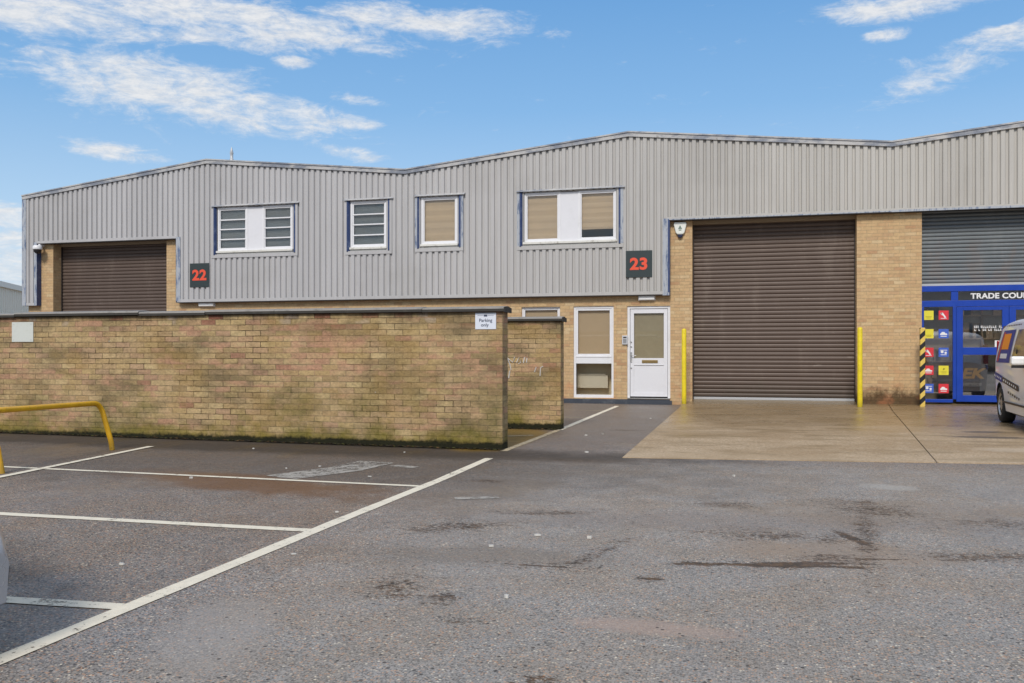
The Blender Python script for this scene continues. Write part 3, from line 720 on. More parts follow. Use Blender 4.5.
# tall window
w=empty('window'); w.parent=U23; y=YB+.03
f=MB(); a,c=W6[0],W6[1]
f.box(a,c,y,y+.07,W6[3]-.055,W6[3]); f.box(a,a+.055,y,y+.07,W6[2]+.07,W6[3]-.055); f.box(c-.055,c,y,y+.07,W6[2]+.07,W6[3]-.055)
f.box(a+.055,c-.055,y,y+.07,.95,1.14); f.box(a+.055,c-.055,y-.012,y-.0005,1.10,1.13)
f.box(a+.055,a+.10,y+.012,y+.06,1.141,W6[3]-.056); f.box(c-.10,c-.055,y+.012,y+.06,1.141,W6[3]-.056); f.box(a+.10,c-.10,y+.012,y+.06,W6[3]-.10,W6[3]-.056); f.box(a+.10,c-.10,y+.012,y+.06,1.141,1.18)
f.build('frame',M['upvc'],w,bevel=.004)
MB().box(a,c,y-.012,y+.07,W6[2]-.01,W6[2]+.069).build('sill',M['upvc'],w,bevel=.005)
B('pane',M['glass'],a+.101,c-.101,y+.03,y+.034,1.181,W6[3]-.101,w); B('pane',M['glass'],a+.056,c-.056,y+.03,y+.034,.21,.949,w)
B('blind',M['tan'],a+.02,c-.02,y+.09,y+.095,1.05,W6[3]-.01,w)  # tan blind added where the pane reflects the brick opposite
hh=MB(); hh.box(-4.05,-3.30,21.50,21.60,.36,.66); hh.box(-4.05,-3.36,21.52,21.60,.67,.70,0)
hh.build('wall_heater',paint('beige_heater',srgb(236,226,206),.5),U23)
# door
d=empty('door'); d.parent=U23; y=YB+.03
f=MB(); a,c,z0,z1=DR
f.box(a,a+.06,y,y+.08,z0,z1); f.box(c-.06,c,y,y+.08,z0,z1); f.box(a+.06,c-.06,y,y+.08,z1-.06,z1); f.build('frame',M['upvc'],d,bevel=.004)
l=MB(); xa,xb=a+.068,c-.068; yl=y+.018
l.box(xa,xa+.085,yl,yl+.045,z0+.03,z1-.068); l.box(xb-.085,xb,yl,yl+.045,z0+.03,z1-.068); l.box(xa+.085,xb-.085,yl,yl+.045,z1-.17,z1-.068)
l.box(xa+.085,xb-.085,yl,yl+.045,.93,1.08); l.box(xa+.085,xb-.085,yl+.012,yl+.04,z0+.12,.93); l.box(xa+.085,xb-.085,yl,yl+.045,z0+.03,z0+.12)
l.box(xa+.086,xb-.086,yl-.006,yl-.0005,.915,.935)
l.build('leaf',M['panel'],d,bevel=.004)
B('pane',M['frost'] if 'frost' in M else M['glass'],xa+.086,xb-.086,yl+.02,yl+.024,1.081,z1-.171,d)
B('door_blind',paint('olive_grey_blind',srgb(176,164,140),.8,var=.25,scale=1.2),xa+.07,xb-.07,yl+.06,yl+.064,1.0,z1-.1,d)
MB().box(-2.45,-2.08,yl-.012,yl-.0065,.965,1.035).build('letterbox',paint('brass_letterbox',srgb(150,128,84),.4,.6),d,bevel=.003)
hd=MB(); hd.box(a+.075,a+.11,yl-.012,yl-.001,1.0,1.22); hd.tube([(a+.092,yl-.01,1.14),(a+.092,yl-.05,1.14),(a+.13,yl-.055,1.14),(a+.21,yl-.055,1.14)],.009,8); hd.build('handle',M['steel'],d)
for zz in (1.35,1.0,.85,1.46): MB().lathe([(.0,-.02),(.016,-.02),(.018,0)],(a+.092,yl,zz),'y',10).build('lock',M['steel'],d)
B('threshold',M['steel'],a+.005,c-.005,YB-.035,y+.08,.13,.15,d)
MB().box(-4.6,-1.801,YB-.018,YB-.002,-.08,.115).box(-2.85,-1.75,YB-.04,YB-.0185,-.08,.095).build('plinth',M['plinth'],U23)
shutter(U23,-1.285,2.27,.12,4.30,21.50,M['shutter'])
B('lintel',M['beige'],-1.289,2.274,21.36,21.44,4.19,4.29,U23)

# ---- trade counter unit
UT=empty('industrial_unit',(0,0,0)); tag(UT,'grey ribbed unit with blue trade counter shopfront at the right edge','industrial unit','industrial units of the terrace')
cladding(VAL[2],VAL[3],lambda x:4.29,[],lambda x:roofz(x)-.10,YC,M['clad'],'cladding',UT)
roof_mesh(VAL[2],RID[2],VAL[3],UT); verge_mesh(VAL[2],RID[2],VAL[3],UT); backing(VAL[2],VAL[3],4.37,[],UT)
m=MB(); m.box(8.6,VAL[3],YB,21.60,-.1,4.36); m.box(VAL[3]-.3,VAL[3],21.601,46,-.1,5.4); m.build_split('brick_wall',M['brick'],UT)
t=MB(); t.box(VAL[2],VAL[3],YC-.012,YC-.004,4.265,4.335); t.build_split('drip_trim',M['clad'],UT)
MB().box(VAL[2],VAL[3],YC-.006,YB-.002,4.245,4.263).build_split('soffit_trim',M['rail'],UT)
MB().box(VAL[2],VAL[3],YC-.017,YC-.0125,4.255,4.30).build_split('corner_flashing',M['bluew'],UT)
shutter(UT,3.575,8.59,2.66,4.32,21.42,M['gshutter'],pitch=.085)
SF=empty('shopfront'); SF.parent=UT; y=21.24; zb=.13
f=MB()
f.box(3.605,8.6,y-.01,y+.07,2.53,2.655)                     # head
f.box(3.605,8.6,y,y+.06,2.20,2.335)                         # transom
cols=[(3.605,3.66),(4.235,4.30),(6.365,6.62),(7.3,7.4),(8.5,8.6)]
for a,c in cols: f.box(a,c,y,y+.06,zb+.07,2.20)
f.box(3.605,3.62,y,y+.06,2.336,2.529); f.box(4.20,4.34,y,y+.06,2.336,2.529); f.box(6.5,6.64,y,y+.06,2.336,2.529)
f.box(3.66,4.235,y,y+.06,zb,zb+.07); f.box(6.62,7.3,y,y+.06,zb,zb+.07); f.box(7.4,8.5,y,y+.06,zb,zb+.07)
f.build('frame',M['shopblue'],SF,bevel=.004)
for a,c in ((4.305,5.33),(5.335,6.36)):
    l=MB(); dd=.13
    l.box(a,a+dd,y+.008,y+.05,zb+.02,2.195); l.box(c-dd,c,y+.008,y+.05,zb+.02,2.195)
    for p,q in ((2.12,2.195),(1.16,1.32),(zb+.02,.29)): l.box(a+dd,c-dd,y+.008,y+.05,p,q)
    l.build('door_leaf',M['shopblue'],SF,bevel=.004)
def pane(a,c,z0,z1): return B('pane',M['shopglass'],a,c,y+.03,y+.036,z0,z1,SF)
for a,c in ((3.621,4.20),(4.34,6.5),(6.64,8.5)): pane(a,c,2.337,2.528)
side=pane(3.661,4.234,zb+.071,2.199); pane(6.621,7.299,zb+.071,2.199); pane(7.401,8.499,zb+.071,2.199)
for a,c in ((4.436,5.199),(5.466,6.229)): pane(a,c,1.321,2.119); pane(a,c,.291,1.159)
# room behind glass
rm=MB(); room(rm,3.57,8.6,21.34,21.85,.1,2.6); rm.build('shop_room',paint('dim_shop_interior',srgb(222,208,186),.8,var=.3,scale=1.5),UT)  # pale box made shallow to brighten the view through the glass
B('counter',paint('grey_counter',srgb(90,88,86),.5),4.0,8.0,21.55,21.65,.1,.80,UT)
sh=MB()
for zz in (.5,1.0,1.5,2.0): sh.box(3.7,8.3,21.70,21.83,zz,zz+.03)
for xx in (3.7,4.9,6.1,7.3,8.27): sh.box(xx,xx+.03,21.70,21.83,.1,2.2)
for i in range(60):
    xx=random.uniform(3.75,8.0); zz=random.choice((.53,1.03,1.53,2.03)); sh.box(xx,xx+random.uniform(.1,.25),21.71,21.82,zz,zz+random.uniform(.1,.35))
sh.build('stock_shelf',paint('shelf_stock',srgb(200,170,140),.6,var=.6,scale=3),UT)
VY=y+.028
text_mesh('lettering','TRADE COUNTER',.158,M['white'],SF,(4.59,VY-.003,2.372),depth=.002,embolden=.005,sx=1.10,spacing=1.04)
def stickers():
    cc={'y':srgb(226,214,60),'r':srgb(214,50,62),'b':srgb(62,96,190)}
    mats={k:paint('sticker_'+n,cc[k],.5,var=.05) for k,n in (('y','yellow'),('r','red'),('b','blue'))}
    lay=[('y','r'),('y','b'),('r','b'),('r','y'),('b','r')]; zc=[2.02,1.62,1.215,.825,.43]; xc=[3.755,4.055]
    names={'y':'yellow','r':'red','b':'blue'}
    k=0
    for r,row in enumerate(lay):
        for c,ch in enumerate(row):
            x,z=xc[c],zc[r]
            s=MB(); s.box(x-.10,x+.10,VY-.004,VY-.001,z-.10,z+.10)
            wht=lambda a,b,c_,d_: s.box(x+a,x+b,VY-.0065,VY-.0045,z+c_,z+d_,1)
            if ch=='y': 
                s.box(x-.06,x+.06,VY-.0065,VY-.0045,z-.035,z-.028,2); s.box(x-.04,x+.05,VY-.0065,VY-.0045,z-.062,z-.056,2)
                if k%2: s.prism([(x-.02,z+.0),(x+.03,z+.03),(x+.0,z+.05)],'y',VY-.0065,VY-.0045,2)
            elif k%3==0:   # little car side view
                s.prism([(x-.07,z-.03),(x+.07,z-.03),(x+.07,z),(x+.035,z+.005),(x+.015,z+.035),(x-.035,z+.035),(x-.055,z+.003),(x-.07,z)],'y',VY-.0065,VY-.0045,1)
                wht(-.06,.06,-.065,-.05)
            elif k%3==1:   # person and line
                s.prism([(x-.05,z+.04),(x-.02,z+.06),(x+.02,z+.0),(x+.05,z-.05),(x+.02,z-.06),(x-.01,z-.01),(x-.05,z+.01)],'y',VY-.0065,VY-.0045,1); wht(-.06,-.03,.02,.05); wht(-.06,.06,-.075,-.064)
            else:
                s.lathe([(.0,0),(.03,0)],(x-.03,VY-.0066,z+.01),'y',12,1); s.lathe([(.0,0),(.025,0)],(x+.04,VY-.0066,z-.01),'y',12,1); wht(-.07,.07,.04,.052); wht(-.06,.06,-.06,-.047)
            o=s.build('sticker',[mats[ch],M['white'],paint('sticker_ink',srgb(120,110,30),.5)],side)
            o['label']='square %s sticker on the shop window'%names[ch]
            k+=1
stickers()
# small lines of lettering on the upper door pane
random.seed(3)
for row,(z,wd) in enumerate(((1.74,.62),(1.675,.62))):
    x=4.66; t=MB()
    while x<4.66+wd:
        ww=random.uniform(.018,.034)
        if random.random()<.85:
            t.box(x,x+ww,VY-.004,VY-.001,z,z+.014); t.box(x,x+.010,VY-.004,VY-.001,z+.015,z+.045)
            if random.random()<.6: t.box(x+.011,x+ww,VY-.004,VY-.001,z+.031,z+.045)
        x+=ww+.010
    t.build('small_lettering',M['white'],SF)
B('notice',M['white'],5.06,5.19,VY-.004,VY-.001,1.33,1.47,SF)
po=MB(); po.box(4.36+.08,5.20,y+.05,y+.055,.30,1.15); po=po.build('window_poster',paint('navy_poster',srgb(34,36,46),.5,var=.4,scale=2),SF)
text_mesh('poster_lettering','EK',.30,paint('gold_letters',srgb(196,150,60),.5,var=.2),po,(4.40,y+.046,.66),depth=.002,embolden=.012,sx=1.25,shear=.25)
text_mesh('poster_lettering','service',.125,paint('grey_letters',srgb(160,158,152),.5),po,(4.42,y+.046,.50),depth=.002,embolden=.003,sx=1.1)

# ------------------------------------------------------------------ yard walls
def yardwall(x0,x1,y0,y1,h,label,sag=0):
    r=empty('brick_yard_wall',((x0+x1)/2,y0,0)); tag(r,label,'brick wall')
    m=MB(); n=10
    m.box(x0,x1,y0,y1,-.15,h); o=m.build('brickwork',M['yardbrick'],r,(-(x0+x1)/2,-y0,0))
    c=MB(); nseg=max(2,int((x1-x0)/1.0)); random.seed(int(h*1000))
    offs=[random.uniform(-.007,.007) for _ in range(nseg+1)]
    for i in range(nseg):
        a=x0+(x1-x0)*i/nseg; b_=x0+(x1-x0)*(i+1)/nseg+ (.03 if i==nseg-1 else -.004)
        dz=offs[i]; dy=random.uniform(-.006,.006)
        c.prism([(y0-.045+dy,h+.002+dz),(y0-.045+dy,h+.032+dz),(y1+.045,h+.032+dz),(y1+.045,h+.002+dz)],'x',a,b_,0)
        c.prism([(y0-.05+dy,h+.034+dz),(y0-.035+dy,h+.056+dz),((y0+y1)/2,h+.074+dz),(y1+.05,h+.045+dz)],'x',a,b_,1)
    c.prism([(y0-.052,h-.012),(y0-.052,h+.055),((y0+y1)/2,h+.07),(y1+.052,h+.05),(y1+.052,h-.012)],'x',x1+.031,x1+.040,0)
    c.build('coping',[M['coping'],M['copinglt']],r,(-(x0+x1)/2,-y0,0),bevel=.003)
    return r
YW=10.74
yardwall(-17.5,-2.96,YW,YW+.25,1.715,'long weathered buff brick wall with dark coping behind the parking bays')
wl2=yardwall(-6.2,-2.86,13.80,14.04,1.70,'shorter brick wall standing behind the right end of the long wall')
wl2.children[0].name='brickwork'
# white paint scrawl on the second wall
g_=MB(); random.seed(11)
def scr(pts,r=.009): g_.tube([(x,13.797,z) for x,z in pts],r,6)
scr([(-3.66,.93),(-3.68,1.02),(-3.72,1.12)]); scr([(-3.72,1.12),(-3.63,1.05),(-3.60,1.14)]); scr([(-3.57,1.05),(-3.53,1.13),(-3.50,1.05),(-3.54,1.03)]); scr([(-3.46,1.04),(-3.44,1.13),(-3.40,1.12),(-3.41,1.05)]); scr([(-3.70,.80),(-3.68,.92)],.012)
scr([(-3.28,.90),(-3.25,.98)]); scr([(-3.19,.84),(-3.18,.97),(-3.14,.99)])
g_.build('white_scrawl',paint('chalky_white',(.55,.52,.48),.8,var=.3,scale=20),wl2,(-wl2.location[0],-wl2.location[1],0))

# ------------------------------------------------------------------ signs and fittings
def number_sign(txt,x0,x1,z0,z1,label):
    r=empty('number_sign',((x0+x1)/2,YC,z0)); tag(r,label,'sign','unit number signs')
    w=(x1-x0)/2; h=z1-z0
    MB().box(-w,w,-.016,-.004,0,h).build('plate',M['signgreen'],r,bevel=.002)
    text_mesh('digits',txt,.37*(h/.62),M['signred'],r,(-.0,-.018,h*.30),depth=.003,embolden=.014,align='CENTER',sx=1.1,spacing=1.05)
    return r
number_sign('22',-14.41,-13.83,2.95,3.58,'dark square number sign with orange red 22 on the grey cladding')
number_sign('23',-2.80,-2.19,2.96,3.58,'dark square number sign with orange red 23 on the grey cladding')
# plain white sign at the left of the yard wall
s=empty('wall_sign',(-10.12,YW,1.36)); tag(s,'blank grey white square sign at the left end of the brick wall','sign')
MB().box(-.185,.185,-.008,-.001,0,.285).build('plate',paint('faded_sign',srgb(206,210,204),.6,var=.1,scale=5,dirt=srgb(176,178,160),dirt_amt=.6),s,bevel=.002)
sc=MB()
for a in (-.15,.15):
    for b_ in (.03,.255): sc.lathe([(0,-.012),(.006,-.011),(.007,-.008)],(a,0,b_),'y',8)
sc.build_split('screw',M['steel'],s)
s=empty('wall_sign',(-3.175,YW,1.495)); tag(s,'small white parking only sign near the right end of the brick wall','sign')
MB().box(-.135,.135,-.008,-.001,0,.205).build('plate',paint('white_sign',(.72,.76,.84),.5,var=.05,scale=6),s,bevel=.002)
ink=paint('sign_ink',srgb(60,70,96),.6,var=.2)
text_mesh('lettering','Parking',.058,ink,s,(.0,-.009,.092),depth=.0012,embolden=.0006,align='CENTER')
text_mesh('lettering','only',.058,ink,s,(-.01,-.009,.035),depth=.0012,embolden=.0006,align='CENTER')
MB().box(-.105,-.03,-.0098,-.0085,.170,.173).box(.03,.105,-.0098,-.0085,.170,.173).box(-.022,.022,-.0098,-.0085,.158,.180).build('crest',ink,s)
# alarm box
s=empty('alarm_box',(-1.56,YB,3.86)); tag(s,'white shield shaped alarm box with blue base on the brick pier','alarm')
MB().prism([(-.135,.36),(.135,.36),(.145,.30),(.10,.12),(.065,.08),(-.065,.08),(-.10,.12),(-.145,.30)],'y',-.075,0).build('cover',paint('alarm_white',(.78,.80,.74),.35),s,bevel=.015)
MB().prism([(-.062,.078),(.062,.078),(.05,.02),(.02,.0),(-.02,.0),(-.05,.02)],'y',-.07,0).build('strobe',paint('alarm_blue',srgb(26,32,62),.2),s,bevel=.01)
MB().prism([(0,.29),(.045,.20),(-.045,.20)],'y',-.079,-.0755).box(-.03,.03,-.079,-.0755,.165,.185).build('emblem',paint('alarm_emblem',srgb(110,130,120),.5),s)
# bulkhead lamps
for (x,z,wd,lab) in ((-2.33,2.425,.20,'white bulkhead lamp over the white entrance door'),(-13.98,2.435,.24,'white bulkhead lamp under the cladding near the 22 sign')):
    s=empty('bulkhead_lamp',(x,YB,z)); tag(s,lab,'lamp','bulkhead lamps')
    MB().box(-wd,wd,-.03,-.001,0,.12).build('base',M['upvc'],s,bevel=.004)
    MB().box(-wd+.015,wd-.015,-.095,-.031,.008,.112).build('diffuser',M['white'],s,bevel=.02)
# intercom
s=empty('intercom',(-2.84,YB,1.40)); tag(s,'small grey keypad intercom beside the white entrance door','intercom')
MB().box(-.065,.065,-.045,-.001,0,.21).build('housing',paint('intercom_grey',srgb(196,198,202),.4),s,bevel=.006)
k=MB()
for i in range(3):
    for j in range(4): k.box(-.035+i*.027,-.018+i*.027,-.049,-.0455,.03+j*.026,.047+j*.026)
k.build('keys',M['black'],s); MB().box(-.04,.04,-.049,-.0455,.15,.18).build('grille',M['rail'],s)
# security camera
s=empty('security_camera',(-19.20,YC-.0,4.10)); tag(s,'white dome security camera on the brick pier at the far left','security camera')
MB().box(-.03,.03,-.04,.16,.09,.14).build('bracket',M['upvc'],s)
MB().lathe([(.0,.10),(.09,.10),(.12,.07),(.125,.0),(.12,-.02),(.11,-.02)],(0,-.10,.0),'z',20).build('housing',M['upvc'],s)
MB().lathe([(.108,-.021),(.10,-.07),(.07,-.11),(.03,-.13),(.0,-.133)],(0,-.10,.0),'z',20).build('dome',M['black'],s)

# ------------------------------------------------------------------ bollards, hoop
def bollard(x,y_,h,label):
    z=za(x,y_) if x>-1.44 else 0
    r=empty('bollard',(x,y_,z)); tag(r,label,'bollard','yellow bollards')
    MB().lathe([(.052,-.1),(.052,h-.025),(.046,h-.006),(.03,h+.008),(0,h+.012)],(0,0,0),'z',24).build('post',M['yellowp'],r)
    MB().lathe([(.0,.005),(.07,.005),(.078,0),(.078,-.1)],(0,0,0),'z',20).build('footing',M['concrete'],r)
bollard(-1.43,20.50,1.70,'yellow bollard at the left side of the big shutter')
bollard(2.25,20.33,1.70,'yellow bollard at the right side of the big shutter')
def hazard():
    N=NT('hazard_stripes'); p=N.objc(); s=N.sep(p)
    ang=N.math('ADD',N.math('MULTIPLY',s[2],1),N.math('MULTIPLY',s[0],-1.0))
    st=N.math('GREATER_THAN',N.math('FRACT',N.math('DIVIDE',ang,.23)),.5)
    n=N.noise(p,20,5,.7)
    c=N.mix(st,srgb(228,196,96),srgb(28,28,32)); v=N.math('MULTIPLY_ADD',n,.4,.75)
    return N.out(N.pbr(N.mix(1,c,N.comb(v,v,v),'MULTIPLY'),.5))
hz=MB(); hz.box(-.05,.05,-.05,.05,-.1,1.70); hz=hz.build('hazard_post',hazard(),None,(3.53,20.68,.035),bevel=.012)
tag(hz,'black and yellow striped corner post beside the blue shopfront','post')
# hoop barrier, knocked over slightly towards the left
r=empty('hoop_barrier',(-7.25,8.3,zg(-7.25))); tag(r,'bent yellow tubular hoop barrier on the parking bays','barrier')
A=Vector((-7.44,9.30,0)); C_=Vector((-7.03,7.22,0)); ln=Vector((-.15,.0,.57)); u=(C_-A).normalized()
At=A+ln+Vector((0,-.05,0)); Ct=C_+Vector((-.24,.05,.60))
def arc(p0,corner,p1,rad,n=8):
    a=(p0-corner).normalized(); b=(p1-corner).normalized(); out=[]
    s0=corner+a*rad; s1=corner+b*rad
    for i in range(n+1):
        t=i/n; out.append(s0*(1-t)**2+corner*2*t*(1-t)+s1*t*t)
    return out
path=[A+Vector((0,0,-.1)),A+(At-A)*.2,A+(At-A)*.5]+arc(A,At,Ct,.14)+[At.lerp(Ct,k/6) for k in range(1,6)]+arc(At,Ct,C_,.14)+[C_+(Ct-C_)*.4,C_+Vector((0,0,-.1))]
MB().tube([p-Vector((-7.25,8.3,0)) for p in path],.030,16,cap=True).build('tube_rail',M['hoopy'],r)

# ------------------------------------------------------------------ vehicles
def vehicle(name,L,W,zb,belt,prof,endround,paintm,axles,wr,tumble,windows,label,cat,loc,rz,lights,van=False):
    root=empty(name,loc,rz); tag(root,label,cat)
    def H(s):
        for (a,za_),(b,zb_) in zip(prof,prof[1:]):
            if a<=s<=b:
                t=(s-a)/(b-a); t=t*t*(3-2*t) if False else t
                return za_+(zb_-za_)*t
        return prof[-1][1] if s>prof[-1][0] else prof[0][1]
    def hsm(s): return (H(s-.06)+2*H(s)+H(s+.06))/4 if .08<s<L-.08 else H(s)
    def plan(s):
        d0=max(0,1-s/endround[0]); d1=max(0,1-(L-s)/endround[1])
        return W/2*(1-.30*d0**2.4)*(1-.34*d1**2.2)
    def hw(s,z):
        w=plan(s)
        if z<belt: 
            t=(belt-z)/(belt-zb); return w*(1-.03*t*t-.015*max(0,(t-.8))*5)
        return w*(1-tumble*((z-belt)/.8)**1.25)
    NS=int(L/.05)
    def section(s):
        h=hsm(s); pts=[]
        nz=16; ztop=h-.10
        for i in range(nz+1):
            z=zb+(ztop-zb)*i/nz; pts.append((hw(s,z),z))
        w0=hw(s,ztop)
        for k in range(1,9):
            a=k/8*PI/2; pts.append((w0-(1-math.cos(a*1.0))*.16*1.0 if k<8 else w0-.16, ztop+.075*math.sin(a)))
        for k in range(1,7):
            t=k/6; pts.append(((w0-.16)*(1-t), ztop+.075+.025*(1-(1-t)**2)))
        return pts
    m=MB(); rows=[]
    ss=[L*i/NS for i in range(NS+1)]
    for s in ss:
        sec=section(s)
        rows.append([(-x,s-L/2,z) for x,z in sec]+[(x,s-L/2,z) for x,z in reversed(sec[:-1])])
    n=len(rows[0])
    # wheel arches: drop side faces inside a circle and snap rims
    V=[list(map(list,r)) for r in rows]
    def arch(p):
        for ax in axles:
            dy=p[1]-(ax-L/2); dz=p[2]-wr
            d=math.hypot(dy,dz); R=wr+.055
            if abs(p[0])>W/2*.55 and d<R+.045: return ax,dy,dz,d,R
        return None
    b=0
    for r in V:
        for p in r:
            q=arch(p)
            if q and q[3]>q[4]-.03:
                ax,dy,dz,d,R=q; p[1]=ax-L/2+dy*R/d; p[2]=wr+dz*R/d
    base=0; m.v=[tuple(p) for r in V for p in r]
    for i in range(NS):
        for j in range(n-1):
            c=[V[i][j],V[i][j+1],V[i+1][j+1],V[i+1][j]]
            cen=[sum(p[k] for p in c)/4 for k in range(3)]
            q=arch(cen)
            if q and q[3]<q[4]-.004: continue
            m.f.append((i*n+j,i*n+j+1,(i+1)*n+j+1,(i+1)*n+j)); m.m.append(0); m.sm.append(True)
    for i in (0,NS): m.f.append(tuple(range(i*n,(i+1)*n))); m.m.append(0); m.sm.append(False)
    m.build('body',paintm,root)
    MB().box(-W/2+.24,W/2-.24,-L/2+.12,L/2-.12,zb-.03,zb+.35).box(-W/2+.13,W/2-.13,axles[0]+wr+.08-L/2,axles[1]-wr-.08-L/2,zb-.045,zb+.1).build('underbody',M['black'],root)
    for sx in (-1,1):
        for ax in axles:
            wm=empty('wheel'); wm.parent=root; wm.location=(sx*(W/2-.115),ax-L/2,wr)
            MB().lathe([(wr*.62,-.10),(wr*.9,-.10),(wr,-.07),(wr,.07),(wr*.9,.10),(wr*.62,.10)],(0,0,0),'x',36).build('tyre',paint('tyre_rubber',(.025,.025,.026),.8),wm)
            rim=MB(); rim.lathe([(wr*.62,.095*sx),(wr*.60,.07*sx),(wr*.15,.085*sx),(0,.09*sx)],(0,0,0),'x',36)
            for k in range(8):
                a=k*PI/4; rim.lathe([(0,.083*sx+.012*sx),(.03,.08*sx)],(0,math.cos(a)*wr*.4,math.sin(a)*wr*.4),'x',8,1)
            rim.build('rim',[M['steel'],M['black']],wm)
    off=.007
    for (kind,args) in windows:
        if kind in('side','decal'):
            poly_s0,poly_s1,zlo,zhi,sl0,sl1,mt,nm=args
            for sx in ((-1,1) if kind=='side' else (-1,1)):
                rws=[]
                tilt=(lambda s_: .06-.09*s_) if 'stripe' in nm else (lambda s_: 0)
                for i in range(9):
                    t=i/8; z=zlo+(zhi-zlo)*t; r_=[]
                    for k in range(13):
                        uu=k/12; s=(poly_s0+sl0*t)*(1-uu)+(poly_s1+sl1*t)*uu
                        z2=z+tilt(s); r_.append((sx*(hw(s,z2)+off+(.003 if kind=='decal' else 0)),s-L/2,z2))
                    rws.append(r_)
                g2=MB(); g2.grid(rws,0,True); g2.build(nm,mt,root)
        elif kind=='screen':
            s0,s1,inset,nm=args; rws=[]
            for i in range(13):
                s=s0+(s1-s0)*i/12; h=hsm(s); w0=hw(s,h-.10)-inset
                rws.append([(w0*(-1+2*k/12),s-L/2,h+.008-.028*abs(-1+2*k/12)**3) for k in range(13)])
            g2=MB(); g2.grid(rws,0,True); g2.build(nm,M['carglass'],root)
    for (nm,x,s,z,dx,dz,mt) in lights:
        for sx in (-1,1):
            xx=sx*x
            MB().box(xx-dx,xx+dx,s-L/2-.03,s-L/2+.03,z-dz,z+dz).build(nm,mt,root,bevel=.02)
    return root,hw
whitecar=paint('white_van_paint',(.90,.90,.89),.35,var=.03,scale=2,coat=.6)
silver=paint('silver_car_paint',(.50,.52,.55),.28,.55,var=.04,scale=2,coat=.6)
lamp_w=paint('headlamp_glass',(.7,.72,.74),.1); lamp_r=paint('tail_lamp',srgb(150,16,16),.15)
decal_navy=paint('navy_decal',srgb(24,52,140),.5); decal_or=paint('orange_decal',srgb(250,150,24),.5); decal_bl=paint('black_decal',srgb(26,26,34),.4)
decal_red=paint('red_decal',srgb(190,40,44),.4)
# van: s=0 rear ... s=L front
prof=[(0,.95),(.05,1.22),(.15,1.47),(.32,1.65),(.65,1.73),(1.2,1.76),(2.3,1.76),(2.7,1.71),(3.42,1.16),(3.6,1.08),(4.05,.95),(4.20,.80),(4.28,.62)]
L=4.28
van,hwv=vehicle('delivery_van',L,1.76,.22,1.02,prof,(.45,.75),whitecar,(.74,3.44),.315,.20,
 [('side',(1.75,2.98,1.04,1.55,.06,-.42,M['carglass'],'side_window')),
  ('side',(.50,1.60,1.02,1.56,.14,0,decal_navy,'rear_window_graphic')),
  ('decal',(.78,1.36,1.24,1.50,.02,0,decal_or,'orange_graphic')),
  ('decal',(.80,1.36,1.09,1.17,0,0,M['white'],'white_graphic')),
  ('decal',(.58,.70,1.04,1.53,.13,.13,decal_red,'red_graphic')),
  ('decal',(1.05,2.3,.73,.82,.0,0,decal_bl,'dark_stripe')),
  ('decal',(.10,1.04,.72,.83,0,0,decal_navy,'blue_stripe')),
  ('screen',(2.80,3.40,.06,'windscreen'))],
 'white delivery van with blue and orange graphics parked at the right edge','van',(0,0,0),0,
 [('headlamp',.62,4.02,.78,.14,.09,lamp_w),('tail_lamp',.74,.05,1.15,.06,.25,lamp_r)])
# lettering blocks on the stripe and body side, roof edge lettering
random.seed(5)
for sx in (-1,1):
    for (s0,s1,z,h) in ((1.15,2.2,.758,.03),(1.5,2.4,.60,.035),(.35,1.0,.758,.03)):
        s=s0; t=MB()
        while s<s1:
            ww=random.uniform(.05,.09); zz=z+.06-.09*s
            x=hwv(s+ww/2,zz)+.013
            t.box(sx*x-.002,sx*x+.002,s-L/2,s+ww*.7-L/2,zz,zz+h); s+=ww+.08
        t.build('side_lettering',decal_bl if z==.60 else M['white'],van)
    s=.35; t=MB()
    while s<1.9:
        ww=random.uniform(.07,.12); x=hwv(s,1.62)+.006
        t.prism([(sx*(x+.002),1.585),(sx*(x-.012),1.645),(sx*(x-.02),1.645),(sx*(x-.008),1.585)],'y',s-L/2,s+ww-L/2); s+=ww+.04
    t.build('roof_lettering',decal_bl,van)
for sx in (-1,1):
    mr=MB(); mr.box(sx*.86,sx*1.06,2.62-L/2,2.76-L/2,1.00,1.13)
    mr=mr.build('mirror',whitecar,van,bevel=.03)
    MB().box(sx*.84,sx*1.04,2.64-L/2,2.72-L/2,.955,.996).build('mirror_foot',M['black'],mr)
MB().box(-.60,.60,-L/2-.03,-L/2+.08,.30,.50).build('rear_bumper',whitecar,van,bevel=.03)
MB().box(-.893,-.875,.74+.38-L/2,3.44-.38-L/2,.36,.39).box(.875,.893,.74+.38-L/2,3.44-.38-L/2,.36,.39).build_split('side_moulding',M['rail'],van,bevel=.006)
MB().box(-.03,.03,-L/2-.012,-L/2+.0,1.0,1.05).build('handle',M['black'],van)
van.location=(4.87,15.45,.02); van.rotation_euler=(0,0,PI-.07)
